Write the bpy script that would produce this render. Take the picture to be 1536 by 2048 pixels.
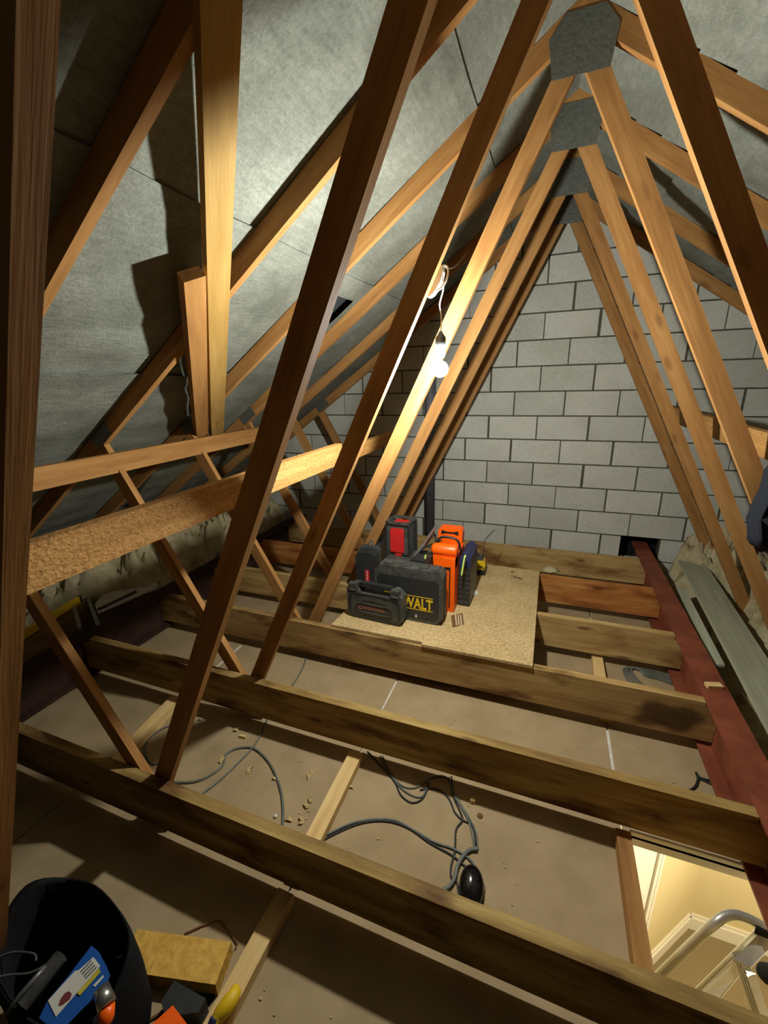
import bpy, bmesh, math, random
import numpy as np
from mathutils import Vector, Matrix, Euler, noise
random.seed(7)
S = bpy.context.scene
C = S.collection
for o in list(bpy.data.objects): bpy.data.objects.remove(o)

# ------------------------------------------------------------------ camera, world, lights, exposure
CF, CYAW, CPITCH, CROLL = 853.08, 0.370129, 0.301364, -0.026805
CAM = np.array([0.3375, -4.3898, 1.8393])
def cam_axes():
    y, p, r = CYAW, CPITCH, CROLL
    f = np.array([-math.sin(y)*math.cos(p), math.cos(y)*math.cos(p), -math.sin(p)])
    rt = np.array([math.cos(y), math.sin(y), 0.0]); up = np.cross(rt, f)
    c, s = math.cos(r), math.sin(r)
    return c*rt + s*up, -s*rt + c*up, f
RT, UP, FW = cam_axes()
cd = bpy.data.cameras.new('camera'); cam = bpy.data.objects.new('camera', cd); C.objects.link(cam)
cd.sensor_fit = 'VERTICAL'; cd.sensor_height = 36.0; cd.lens = CF/2048*36.0; cd.clip_start = 0.02
cam.matrix_world = Matrix(((RT[0], UP[0], -FW[0], CAM[0]), (RT[1], UP[1], -FW[1], CAM[1]), (RT[2], UP[2], -FW[2], CAM[2]), (0, 0, 0, 1)))
S.camera = cam

w = bpy.data.worlds.new('world'); S.world = w; w.use_nodes = True
w.node_tree.nodes['Background'].inputs[0].default_value = (0.006, 0.006, 0.007, 1)
w.node_tree.nodes['Background'].inputs[1].default_value = 1.0
S.view_settings.view_transform = 'Standard'; S.view_settings.look = 'None'
S.view_settings.gamma = 1.0; S.view_settings.use_curve_mapping = False
S.view_settings.exposure = 0.0
S.cycles.use_denoising = True
S.cycles.max_bounces = 12; S.cycles.diffuse_bounces = 3
S.cycles.sample_clamp_indirect = 6.0
BULB = Vector((-0.118, -2.505, 1.875)); BULB_STRENGTH = 2700.0; BULB_R = 0.034
ld = bpy.data.lights.new('landing_light', 'POINT'); ld.energy = 96.0; ld.color = (1.0, 0.93, 0.75); ld.shadow_soft_size = 0.15
lo = bpy.data.objects.new('landing_light', ld); C.objects.link(lo); lo.location = (2.15, -2.75, -0.55)

# ------------------------------------------------------------------ pixel helpers (1536 x 2048)
def _ray(px, py): return RT*((px-768)/CF) - UP*((py-1024)/CF) + FW
def at(px, py, **k):
    d = _ray(px, py); a, v = list(k.items())[0]; i = 'xyz'.index(a)
    return Vector(CAM + d*((v - CAM[i])/d[i]))
def at_plane(px, py, p0, n):
    d = _ray(px, py); t = np.dot(np.array(p0)-CAM, np.array(n))/np.dot(d, np.array(n)); return Vector(CAM + d*t)

# ------------------------------------------------------------------ materials
def srgb(r, g, b):
    f = lambda c: (c/255/12.92) if c/255 <= .04045 else ((c/255+.055)/1.055)**2.4
    return (f(r), f(g), f(b), 1.0)
def new_mat(name, rough=.8, spec=.25):
    m = bpy.data.materials.new(name); m.use_nodes = True; nt = m.node_tree
    b = nt.nodes['Principled BSDF']; b.inputs['Roughness'].default_value = rough
    b.inputs['Specular IOR Level'].default_value = spec
    return m, nt, b
def N(nt, t, **k):
    n = nt.nodes.new(t)
    for a, v in k.items(): setattr(n, a, v)
    return n
def ramp(nt, fac, stops):
    r = N(nt, 'ShaderNodeValToRGB'); e = r.color_ramp.elements
    while len(e) < len(stops): e.new(.5)
    for i, (p, c) in enumerate(stops): e[i].position = p; e[i].color = c
    nt.links.new(fac, r.inputs[0]); return r.outputs[0]
def coords(nt, scale=(1, 1, 1), rnd=True):
    tc = N(nt, 'ShaderNodeTexCoord'); mp = N(nt, 'ShaderNodeMapping'); mp.inputs['Scale'].default_value = scale
    src = tc.outputs['Object']
    if rnd:
        oi = N(nt, 'ShaderNodeObjectInfo'); ml = N(nt, 'ShaderNodeMath', operation='MULTIPLY'); ml.inputs[1].default_value = 37.0
        nt.links.new(oi.outputs['Random'], ml.inputs[0])
        ad = N(nt, 'ShaderNodeVectorMath', operation='ADD'); nt.links.new(src, ad.inputs[0]); nt.links.new(ml.outputs[0], ad.inputs[1]); src = ad.outputs[0]
    nt.links.new(src, mp.inputs[0]); return mp.outputs[0]
def tex_noise(nt, vec, scale, detail=5, rough=.6):
    n = N(nt, 'ShaderNodeTexNoise'); n.inputs['Scale'].default_value = scale; n.inputs['Detail'].default_value = detail
    n.inputs['Roughness'].default_value = rough; nt.links.new(vec, n.inputs['Vector']); return n.outputs['Fac']
def mix(nt, a, b, fac, mode='MIX'):
    m = N(nt, 'ShaderNodeMix', data_type='RGBA', blend_type=mode)
    for s, v in ((m.inputs['Factor'], fac), (m.inputs['A'], a), (m.inputs['B'], b)):
        if isinstance(v, (float, int)): s.default_value = v
        elif isinstance(v, tuple): s.default_value = v
        else: nt.links.new(v, s)
    return m.outputs['Result']
def bump(nt, b, h, strength, dist=.01):
    n = N(nt, 'ShaderNodeBump'); n.inputs['Strength'].default_value = strength; n.inputs['Distance'].default_value = dist
    nt.links.new(h, n.inputs['Height']); nt.links.new(n.outputs[0], b.inputs['Normal'])
def wood(name, dark, mid, light, rough=.75, knots=.5, blotch=None, bmp=.25, fine=110, spec=.2, sawn=0.0):
    m, nt, b = new_mat(name, rough, spec)
    v = coords(nt, (.9, 9, 9)); g = tex_noise(nt, v, 2.2, 6, .62)
    col = ramp(nt, g, [(.28, dark), (.5, mid), (.74, light)])
    vf = coords(nt, (4, fine, fine)); gf = tex_noise(nt, vf, 1.6, 3)
    col = mix(nt, col, ramp(nt, gf, [(.3, (.74, .70, .62, 1)), (.7, (1, 1, 1, 1))]), .55, 'MULTIPLY')
    if blotch:
        vb = coords(nt, (1.6, 5, 5)); bl = tex_noise(nt, vb, 1.5, 4, .55)
        col = mix(nt, col, blotch, ramp(nt, bl, [(.52, (0, 0, 0, 1)), (.68, (1, 1, 1, 1))]))
    if knots:
        vk = coords(nt, (2.2, 7, 7)); k = N(nt, 'ShaderNodeTexVoronoi'); k.inputs['Scale'].default_value = 1.0; nt.links.new(vk, k.inputs['Vector'])
        col = mix(nt, col, (dark[0]*.35, dark[1]*.3, dark[2]*.3, 1), ramp(nt, k.outputs['Distance'], [(.05, (knots, knots, knots, 1)), (.13, (0, 0, 0, 1))]))
    if sawn:
        vs = coords(nt, (60, 95, 95)); gs = tex_noise(nt, vs, 1.0, 4, .65)
        col = mix(nt, col, ramp(nt, gs, [(.36, (.62, .54, .42, 1)), (.56, (1, 1, 1, 1))]), .7, 'MULTIPLY'); nt.links.new(col, b.inputs['Base Color']); bump(nt, b, gs, sawn, .012); return m
    nt.links.new(col, b.inputs['Base Color']); bump(nt, b, gf, bmp, .004); return m
def plain(name, c, rough=.5, spec=.4, metal=0.0, var=.25, scale=18, bmp=0.0, c2=None):
    m, nt, b = new_mat(name, rough, spec); b.inputs['Metallic'].default_value = metal
    v = coords(nt); n = tex_noise(nt, v, scale, 5)
    d = c2 or tuple(x*(1-var) for x in c[:3]) + (1,)
    nt.links.new(ramp(nt, n, [(.35, d), (.65, c)]), b.inputs['Base Color'])
    if bmp: bump(nt, b, n, bmp, .01)
    return m
M = {}
M['truss'] = wood('truss_timber', srgb(138, 95, 51), srgb(162, 116, 65), srgb(182, 138, 84), bmp=.10)
M['brace'] = wood('brace_timber', srgb(150, 117, 60), srgb(166, 132, 72), srgb(182, 148, 88), bmp=.10)
M['binder'] = wood('sawn_binder_timber', srgb(160, 116, 62), srgb(182, 136, 78), srgb(200, 158, 98), bmp=1.0, fine=60, knots=.2, sawn=.55)
M['joist'] = wood('treated_joist_timber', srgb(150, 118, 72), srgb(182, 150, 94), srgb(204, 176, 118), blotch=srgb(122, 84, 46), knots=.8)
M['joist_orange'] = wood('orange_joist_timber', srgb(150, 90, 40), srgb(182, 118, 60), srgb(206, 156, 92), blotch=srgb(120, 66, 28), knots=.8)
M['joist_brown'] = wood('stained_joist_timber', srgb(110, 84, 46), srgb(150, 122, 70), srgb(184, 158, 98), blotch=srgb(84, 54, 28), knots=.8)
M['joist_mid'] = wood('blotched_joist_timber', srgb(134, 102, 60), srgb(168, 136, 84), srgb(194, 164, 106), blotch=srgb(92, 58, 30), knots=.8)
def spot(src, name, cx, cz, rx, rz):
    m = src.copy(); m.name = name; nt = m.node_tree; b = nt.nodes['Principled BSDF']; old = b.inputs['Base Color'].links[0].from_socket
    tc = N(nt, 'ShaderNodeTexCoord'); mp = N(nt, 'ShaderNodeMapping', vector_type='POINT'); mp.inputs['Scale'].default_value = (1/rx, 0, 1/rz); mp.inputs['Location'].default_value = (-cx/rx, 0, -cz/rz)
    nt.links.new(tc.outputs['Object'], mp.inputs[0]); ns = N(nt, 'ShaderNodeTexNoise'); ns.inputs['Scale'].default_value = 9; nt.links.new(tc.outputs['Object'], ns.inputs['Vector'])
    ln = N(nt, 'ShaderNodeVectorMath', operation='LENGTH'); nt.links.new(mp.outputs[0], ln.inputs[0])
    ad = N(nt, 'ShaderNodeMath', operation='ADD'); nt.links.new(ln.outputs['Value'], ad.inputs[0]); nt.links.new(ns.outputs['Fac'], ad.inputs[1])
    nt.links.new(mix(nt, old, srgb(66, 44, 26), ramp(nt, ad.outputs[0], [(.62, (.85, .85, .85, 1)), (.80, (0, 0, 0, 1))])), b.inputs['Base Color']) if False else None
    mr = N(nt, 'ShaderNodeMapRange'); mr.inputs['From Min'].default_value = 1.25; mr.inputs['From Max'].default_value = 1.6; mr.inputs['To Min'].default_value = .85; mr.inputs['To Max'].default_value = 0.0
    nt.links.new(ad.outputs[0], mr.inputs['Value']); nt.links.new(mix(nt, old, srgb(66, 44, 26), mr.outputs[0]), b.inputs['Base Color']); return m
M['joist_knot'] = spot(M['joist_mid'], 'knotted_joist_timber', 1.66, -.015, .17, .085)
M['fresh'] = wood('fresh_pine', srgb(196, 158, 96), srgb(218, 184, 124), srgb(232, 204, 150), knots=.3)
M['grey_wood'] = wood('weathered_board', srgb(146, 146, 122), srgb(160, 160, 136), srgb(172, 172, 148), knots=.0)

def felt_mat():
    m, nt, b = new_mat('roofing_underlay', .9, .15)
    v = coords(nt, (1, 1, 1), False); n1 = tex_noise(nt, v, 2.3, 8, .68)
    v2 = coords(nt, (26, 5, 26), False); n2 = tex_noise(nt, v2, 2.2, 6, .7)
    n3 = tex_noise(nt, v, 85, 4, .7)
    col = ramp(nt, n1, [(.3, srgb(106, 108, 98)), (.5, srgb(130, 132, 121)), (.7, srgb(150, 152, 141))])
    col = mix(nt, col, ramp(nt, n2, [(.3, (.68, .68, .66, 1)), (.62, (1, 1, 1, 1))]), .8, 'MULTIPLY')
    col = mix(nt, col, ramp(nt, n3, [(.35, (.72, .72, .70, 1)), (.6, (1, 1, 1, 1))]), .8, 'MULTIPLY')
    nt.links.new(col, b.inputs['Base Color'])
    ad = N(nt, 'ShaderNodeMath', operation='ADD'); nt.links.new(n2, ad.inputs[0]); nt.links.new(n3, ad.inputs[1])
    bump(nt, b, ad.outputs[0], .55, .008); return m
M['felt'] = felt_mat()
def block_mat():
    m, nt, b = new_mat('aerated_block', .92, .1)
    v = coords(nt); n = tex_noise(nt, v, 60, 4); n1 = tex_noise(nt, v, 3, 3)
    oi = N(nt, 'ShaderNodeObjectInfo')
    col = ramp(nt, oi.outputs['Random'], [(0, srgb(196, 196, 184)), (1, srgb(212, 211, 199))])
    col = mix(nt, col, ramp(nt, n, [(.3, (.8, .8, .79, 1)), (.6, (1, 1, 1, 1))]), .8, 'MULTIPLY')
    col = mix(nt, col, ramp(nt, n1, [(.3, (.84, .83, .8, 1)), (.6, (1, 1, 1, 1))]), .8, 'MULTIPLY')
    nt.links.new(col, b.inputs['Base Color']); bump(nt, b, n, .3, .004); return m
M['block'] = block_mat()
M['mortar'] = plain('mortar', srgb(96, 92, 78), .95, .1, scale=30, bmp=.5, var=.3)
M['board'] = plain('plasterboard_back', srgb(164, 142, 108), .9, .12, scale=5, c2=srgb(148, 127, 94))
M['white_plaster'] = plain('white_filler', srgb(214, 208, 194), .85, .2, scale=40)
def chip_mat():
    m, nt, b = new_mat('chipboard', .75, .25)
    v = coords(nt, (1, 1, 1), False); n = tex_noise(nt, v, 55, 4, .75); n2 = tex_noise(nt, v, 4, 4)
    col = ramp(nt, n, [(.3, srgb(150, 122, 78)), (.5, srgb(188, 160, 112)), (.7, srgb(208, 184, 138))])
    col = mix(nt, col, ramp(nt, n2, [(.3, (.82, .8, .76, 1)), (.6, (1, 1, 1, 1))]), 1.0, 'MULTIPLY')
    nt.links.new(col, b.inputs['Base Color']); bump(nt, b, n, .15, .003); return m
M['chip'] = chip_mat()
M['red_steel'] = plain('red_oxide_steel', srgb(136, 72, 46), .62, .3, scale=9, c2=srgb(108, 54, 35), bmp=.1)
M['brown_steel'] = plain('dusty_brown_steel', srgb(66, 42, 32), .8, .2, scale=9, c2=srgb(46, 30, 24), bmp=.1)  # red oxide steel again, its shade put into a darker colour
M['galv'] = plain('galvanised_steel', srgb(150, 154, 150), .45, .5, .7, scale=30)
M['plate'] = plain('nail_plate_steel', srgb(112, 112, 102), .5, .5, .5, scale=60, bmp=.4)
M['pipe'] = plain('grey_plastic_pipe', srgb(112, 112, 120), .5, .4)
M['cable'] = plain('grey_cable', srgb(104, 108, 98), .55, .4)
M['black_cable'] = plain('dark_cable', srgb(38, 38, 38), .5, .4)
M['white_plastic'] = plain('white_plastic', srgb(216, 216, 208), .45, .4, var=.05)
M['dark_holder'] = plain('dark_lampholder', srgb(70, 74, 78), .5, .4)
M['black'] = plain('black_plastic', srgb(44, 45, 44), .42, .5, scale=40, c2=srgb(34, 35, 35), bmp=.06)
M['black2'] = plain('worn_black_plastic', srgb(76, 77, 71), .48, .5, scale=22, c2=srgb(48, 49, 46), bmp=.1)
M['gloss'] = plain('gloss_black', srgb(14, 14, 15), .12, .6, var=.1)
M['navy'] = plain('dark_blue_plastic', srgb(44, 48, 84), .5, .4)
M['red'] = plain('red_plastic', srgb(196, 36, 34), .5, .4, var=.12)
M['orange'] = plain('orange_plastic', srgb(250, 96, 8), .38, .45, var=.08)
M['lime'] = plain('lime_webbing', srgb(206, 240, 110), .7, .3, var=.12)
M['yellow'] = plain('yellow_plastic', srgb(226, 186, 30), .5, .4, var=.12)
M['brass_mark'] = plain('dull_copper_print', srgb(140, 96, 74), .6, .3)
M['silver'] = plain('bright_metal', srgb(190, 190, 184), .3, .6, .9, scale=40)
M['alu'] = plain('aluminium', srgb(196, 194, 180), .38, .5, .55, scale=12, var=.1)
M['brown_card'] = plain('brown_card', srgb(116, 82, 52), .8, .2)
M['card_white'] = plain('card_print', srgb(206, 190, 150), .8, .2)
M['cream'] = plain('cream_wall_paint', srgb(214, 198, 150), .85, .2, scale=3, var=.05)
M['gloss_white'] = plain('white_gloss_paint', srgb(230, 224, 204), .4, .4, var=.03)
M['carpet'] = plain('brown_carpet', srgb(148, 132, 98), .95, .1, scale=160, var=.3, bmp=.5)
def wool_mat():
    m, nt, b = new_mat('mineral_wool', .95, .05)
    v = coords(nt, (1, 1, 1), False); n = tex_noise(nt, v, 7, 8, .7); n2 = tex_noise(nt, v, 90, 4, .8)
    col = ramp(nt, n, [(.3, srgb(168, 148, 106)), (.5, srgb(208, 192, 152)), (.72, srgb(230, 216, 180))])
    col = mix(nt, col, ramp(nt, n2, [(.3, (.7, .68, .6, 1)), (.65, (1, 1, 1, 1))]), .8, 'MULTIPLY')
    nt.links.new(col, b.inputs['Base Color']); bump(nt, b, n2, .7, .02); return m
M['wool'] = wool_mat()
M['slab'] = plain('insulation_slab', srgb(214, 170, 84), .95, .1, scale=40, c2=srgb(190, 146, 66), bmp=.5)
M['slab_end'] = plain('frayed_slab_end', srgb(184, 176, 140), .95, .1, scale=50, bmp=.8)
M['cloth_black'] = plain('black_bag_fabric', srgb(26, 26, 27), .9, .15, scale=60, bmp=.3)
M['cloth_grey'] = plain('dark_grey_cloth', srgb(42, 44, 50), .95, .1, scale=70, bmp=.4)
M['clear'] = plain('cloudy_plastic', srgb(92, 90, 88), .25, .5, var=.5, scale=14)
M['blue'] = plain('blue_card', srgb(28, 84, 158), .45, .4, var=.1)
M['paper'] = plain('white_print', srgb(206, 202, 188), .6, .3, var=.06)
M['maroon'] = plain('maroon_print', srgb(120, 52, 56), .6, .3)
M['lime_yel'] = plain('yellow_print', srgb(200, 180, 60), .6, .3)
M['shade_black'] = plain('dark_rubber', srgb(30, 32, 32), .8, .2)  # black for rubber parts, also painted shade in the wall hole and case recess
M['dust'] = plain('wood_shavings', srgb(190, 166, 116), .95, .1)
M['tile'] = plain('tile_underside', srgb(70, 74, 74), .9, .1)
def emit(name, col, s):
    m = bpy.data.materials.new(name); m.use_nodes = True; nt = m.node_tree; nt.nodes.clear()
    e = N(nt, 'ShaderNodeEmission'); e.inputs[0].default_value = col; e.inputs[1].default_value = s
    o = N(nt, 'ShaderNodeOutputMaterial'); nt.links.new(e.outputs[0], o.inputs[0]); return m
M['bulb'] = emit('lit_bulb', (.97, 1.0, .95, 1), BULB_STRENGTH)
M['led'] = emit('lit_led', (.9, 1, .95, 1), 1.2)

# ------------------------------------------------------------------ builders
def mesh_obj(name, bm, mat, parent=None, loc=(0, 0, 0), rot=(0, 0, 0), smooth=False, bevel=0.0, mats=None):
    if bevel:
        es = [e for e in bm.edges if len(e.link_faces) == 2 and e.calc_face_angle(0) > .6]
        bmesh.ops.bevel(bm, geom=es, offset=bevel, segments=1, affect='EDGES', clamp_overlap=True)
    bmesh.ops.recalc_face_normals(bm, faces=bm.faces)
    me = bpy.data.meshes.new(name); bm.to_mesh(me); bm.free()
    for mm in (mats or [mat]): me.materials.append(mm)
    if smooth:
        for p in me.polygons: p.use_smooth = True
    o = bpy.data.objects.new(name, me); C.objects.link(o)
    if parent: o.parent = parent
    o.location = loc; o.rotation_euler = rot
    return o
def tag(o, label, cat, group=None, kind=None):
    if label: o['label'] = label
    if cat: o['category'] = cat
    if group: o['group'] = group
    if kind: o['kind'] = kind
    return o
def thing(name, label, cat, loc=(0, 0, 0), rotz=0.0, group=None):
    o = bpy.data.objects.new(name, None); C.objects.link(o); o.empty_display_size = .05
    o.location = loc; o.rotation_euler = (0, 0, rotz); return tag(o, label, cat, group)
def struct(o): o['kind'] = 'structure'; return o
def BM(): return bmesh.new()
def box(bm, x0, x1, y0, y1, z0, z1, mi=0):
    v = [bm.verts.new(p) for p in ((x0, y0, z0), (x1, y0, z0), (x1, y1, z0), (x0, y1, z0), (x0, y0, z1), (x1, y0, z1), (x1, y1, z1), (x0, y1, z1))]
    for f in ((3, 2, 1, 0), (4, 5, 6, 7), (0, 1, 5, 4), (1, 2, 6, 5), (2, 3, 7, 6), (3, 0, 4, 7)):
        bm.faces.new([v[i] for i in f]).material_index = mi
    return bm
def boxm(x0, x1, y0, y1, z0, z1): return box(BM(), x0, x1, y0, y1, z0, z1)
def prism(bm, poly, y0, y1):
    a = [bm.verts.new((x, y0, z)) for x, z in poly]; b = [bm.verts.new((x, y1, z)) for x, z in poly]
    n = len(poly); bm.faces.new(a); bm.faces.new(b[::-1])
    for i in range(n): bm.faces.new((a[i], a[(i+1) % n], b[(i+1) % n], b[i]))
    return bm
def tube(bm, pts, r, sides=8, close=True):
    pts = [Vector(p) for p in pts]; rings = []; prev = None
    for i, p in enumerate(pts):
        t = (pts[min(i+1, len(pts)-1)] - pts[max(i-1, 0)]).normalized()
        if prev is None:
            u = t.orthogonal().normalized()
        else:
            u = (prev - t*prev.dot(t)).normalized()
        prev = u; v = t.cross(u); rr = r[i] if isinstance(r, (list, tuple)) else r
        rings.append([bm.verts.new(p + (u*math.cos(2*math.pi*k/sides) + v*math.sin(2*math.pi*k/sides))*rr) for k in range(sides)])
    for a, b in zip(rings, rings[1:]):
        for k in range(sides): bm.faces.new((a[k], a[(k+1) % sides], b[(k+1) % sides], b[k]))
    if close: bm.faces.new(rings[0][::-1]); bm.faces.new(rings[-1])
    return bm
def spline(pts, n=6):
    pts = [Vector(p) for p in pts]; out = []
    for i in range(len(pts)-1):
        p0, p1, p2, p3 = pts[max(i-1, 0)], pts[i], pts[i+1], pts[min(i+2, len(pts)-1)]
        for k in range(n):
            t = k/n
            out.append(.5*((2*p1) + (p2-p0)*t + (2*p0-5*p1+4*p2-p3)*t*t + (3*p1-p0-3*p2+p3)*t**3))
    out.append(pts[-1]); return out
def lathe(bm, prof, n=20, c=(0, 0, 0)):
    rings = []
    for r, z in prof: rings.append([bm.verts.new((c[0]+r*math.cos(2*math.pi*k/n), c[1]+r*math.sin(2*math.pi*k/n), c[2]+z)) for k in range(n)])
    for a, b in zip(rings, rings[1:]):
        for k in range(n): bm.faces.new((a[k], a[(k+1) % n], b[(k+1) % n], b[k]))
    bm.faces.new(rings[0][::-1]); bm.faces.new(rings[-1]); return bm
def frame_of(p0, p1, up):
    x = (Vector(p1)-Vector(p0)).normalized(); u = Vector(up); z = (u - x*u.dot(x)).normalized(); y = z.cross(x)
    m = Matrix((x, y, z)).transposed(); return m.to_4x4()
def timber(name, p0, p1, wy, hz, mat, up=(0, 0, 1), parent=None, bevel=.003, shape=None):
    """box timber with its local X along the grain; p0-p1 is the centre line"""
    p0, p1 = Vector(p0), Vector(p1); L = (p1-p0).length
    bm = boxm(-L/2, L/2, -wy/2, wy/2, -hz/2, hz/2) if shape is None else shape(L)
    o = mesh_obj(name, bm, mat, None, bevel=bevel); mw = frame_of(p0, p1, up); mw.translation = (p0+p1)/2
    if parent: o.parent = parent; o.matrix_local = Matrix.Translation(-Vector(parent.location)) @ mw
    else: o.matrix_world = mw
    return o
def poly_timber(name, poly, y0, y1, ang, mat, parent, bevel=.002):
    """prism of a polygon in the XZ plane (world), with its local X along the angle ang (grain)"""
    cx = sum(p[0] for p in poly)/len(poly); cz = sum(p[1] for p in poly)/len(poly); ca, sa = math.cos(ang), math.sin(ang)
    loc = [((x-cx)*ca + (z-cz)*sa, -(x-cx)*sa + (z-cz)*ca) for x, z in poly]
    bm = prism(BM(), loc, -(y1-y0)/2, (y1-y0)/2); o = mesh_obj(name, bm, mat, None, bevel=bevel)
    o.parent = parent; o.location = Vector((cx, (y0+y1)/2, cz)) - Vector(parent.location); o.rotation_euler = (0, -ang, 0); return o
def clip(poly, a, b, c):
    """keep a*x + b*z <= c"""
    out = []
    for i in range(len(poly)):
        p, q = poly[i], poly[(i+1) % len(poly)]; dp = a*p[0]+b*p[1]-c; dq = a*q[0]+b*q[1]-c
        if dp <= 0: out.append(p)
        if (dp < 0 < dq) or (dq < 0 < dp): t = dp/(dp-dq); out.append((p[0]+(q[0]-p[0])*t, p[1]+(q[1]-p[1])*t))
    return out
def copy_tree(o, parent=None):
    c = o.copy(); C.objects.link(c)
    if parent: c.parent = parent
    for ch in list(o.children): copy_tree(ch, c)
    return c
def text_mesh(name, s, size, depth, mat, parent, loc, rot, sx=1.0, bold=0.0):
    cu = bpy.data.curves.new(name, 'FONT'); cu.body = s; cu.size = size; cu.extrude = depth; cu.offset = bold; cu.align_x = 'RIGHT'
    tmp = bpy.data.objects.new(name + '_tmp', cu); C.objects.link(tmp)
    dg = bpy.context.evaluated_depsgraph_get(); me = bpy.data.meshes.new_from_object(tmp.evaluated_get(dg))
    bpy.data.objects.remove(tmp); me.materials.clear(); me.materials.append(mat); me.name = name
    for v in me.vertices: v.co.x *= sx
    o = bpy.data.objects.new(name, me); C.objects.link(o); o.parent = parent; o.location = loc; o.rotation_euler = rot; return o

# ------------------------------------------------------------------ roof geometry
F0 = -.053                               # top of the plasterboard
XR, PITCH = .338, .70                   # ridge x, tan(roof pitch)
zl = lambda d: 3.12 - PITCH*d           # rafter underside
zu = lambda d: 3.215 - PITCH*d          # rafter top
RA = math.atan(PITCH)
TY = [-4.07, -3.43, -2.76, -2.14, -1.525, -.88, -.285]     # near faces of the trusses
JY = [None, -3.483, -2.812, -2.188, -1.575, -.93, -.335]   # near faces of the joists

# ------------------------------------------------------------------ setting: floor of plasterboards, with the hatch
fl = struct(mesh_obj('floor', boxm(-2.9, .74, -6.2, 0, F0-.03, F0-.0127), M['white_plaster']))
def pboard(x0, x1, y0, y1): mesh_obj('plasterboard', boxm(x0, x1, y0, y1, F0-.0125, F0), M['board'], fl)
xs = [-2.886, -1.70, -.46, .778]
for a, b in zip(xs, xs[1:]):
    for y0, y1 in ((-6.2, -1.062), (-1.058, 0)): pboard(a+.004, b-.004, y0, y1)
HX0, HX1, HY0, HY1 = .803, 1.225, -3.42, -2.785
for r in ((.78, HX0, -3.8, HY1), (HX1, 1.985, -3.8, HY1), (.78, 1.985, HY1, -1.062), (.78, 1.985, -1.058, 0), (.78, 1.985, -6.2, -3.8), (1.99, 3.3, -6.2, 0), (HX0, HX1, -3.8, HY0)): pboard(*r)
struct(mesh_obj('trim_1', boxm(HX0, HX1+.02, HY1, HY1+.014, F0-.05, F0+.02), M['gloss_white'], bevel=.002))
for x_, y0, y1, wd in ((.778, -2.74, -2.19, .014), (.778, -1.5, -.95, .012), (-.46, -2.74, -2.19, .010), (-1.70, -2.74, -2.19, .016), (-1.70, -3.42, -2.83, .006), (-.46, -4.1, -3.5, .004)):
    mesh_obj('joint_tape', boxm(x_-wd/2, x_+wd/2, y0, y1, F0-.002, F0+.0012), M['white_plaster'], fl)

# gable wall: mortar bed with blocks standing proud of it
def wall_poly(x0, x1, z0, z1):
    p = [(x0, z0), (x1, z0), (x1, z1), (x0, z1)]
    p = clip(p, -PITCH, 1, 3.212 - PITCH*XR) ; return clip(p, PITCH, 1, 3.212 + PITCH*XR)
bm = BM()
prism(bm, wall_poly(-4.2, 5, .347, 4), .006, .1); prism(bm, wall_poly(-4.2, 1.07, -.3, .347), .006, .1); prism(bm, wall_poly(1.4, 5, -.3, .347), .006, .1)
wall = struct(mesh_obj('wall_back', bm, M['mortar']))
std = None; kb = 0
for k in range(-1, 13):
    z0 = .345 + (k-1)*.225 + .0065; z1 = z0 + .212
    off = .225 if k % 2 else 0.0
    for n in range(-10, 12):
        x0 = off + n*.45 + .0075 + random.uniform(-.004, .004); x1 = x0 + .435 + random.uniform(-.004, .004)
        spans = [(x0, x1)]
        if k == 0:
            if x0 < 1.2 < x1: spans = [(x0, 1.068)]
            elif x0 < 1.45 < x1: spans = [(1.402, x1)]
        for a, b in spans:
            p = wall_poly(a, b, z0, z1)
            if len(p) < 3: continue
            cx = sum(q[0] for q in p)/len(p); cz = sum(q[1] for q in p)/len(p)
            ar = abs(sum(p[i][0]*p[(i+1) % len(p)][1]-p[(i+1) % len(p)][0]*p[i][1] for i in range(len(p))))/2
            if ar < .004: continue
            o = mesh_obj('block', prism(BM(), [(x-cx, z-cz) for x, z in p], 0, .094), M['block'], wall, (cx, random.uniform(-.002, .002), cz), (0, random.uniform(-.003, .003), 0), bevel=.004)
struct(mesh_obj('wall_front', prism(BM(), wall_poly(-4.2, 5, -.3, 4), -6.3, -6.2), M['mortar']))
# black slab standing in for the shade inside the hole that the beam enters
struct(mesh_obj('wall_cavity', boxm(.9, 1.6, .24, .26, -.2, .5), M['shade_black']))

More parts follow.
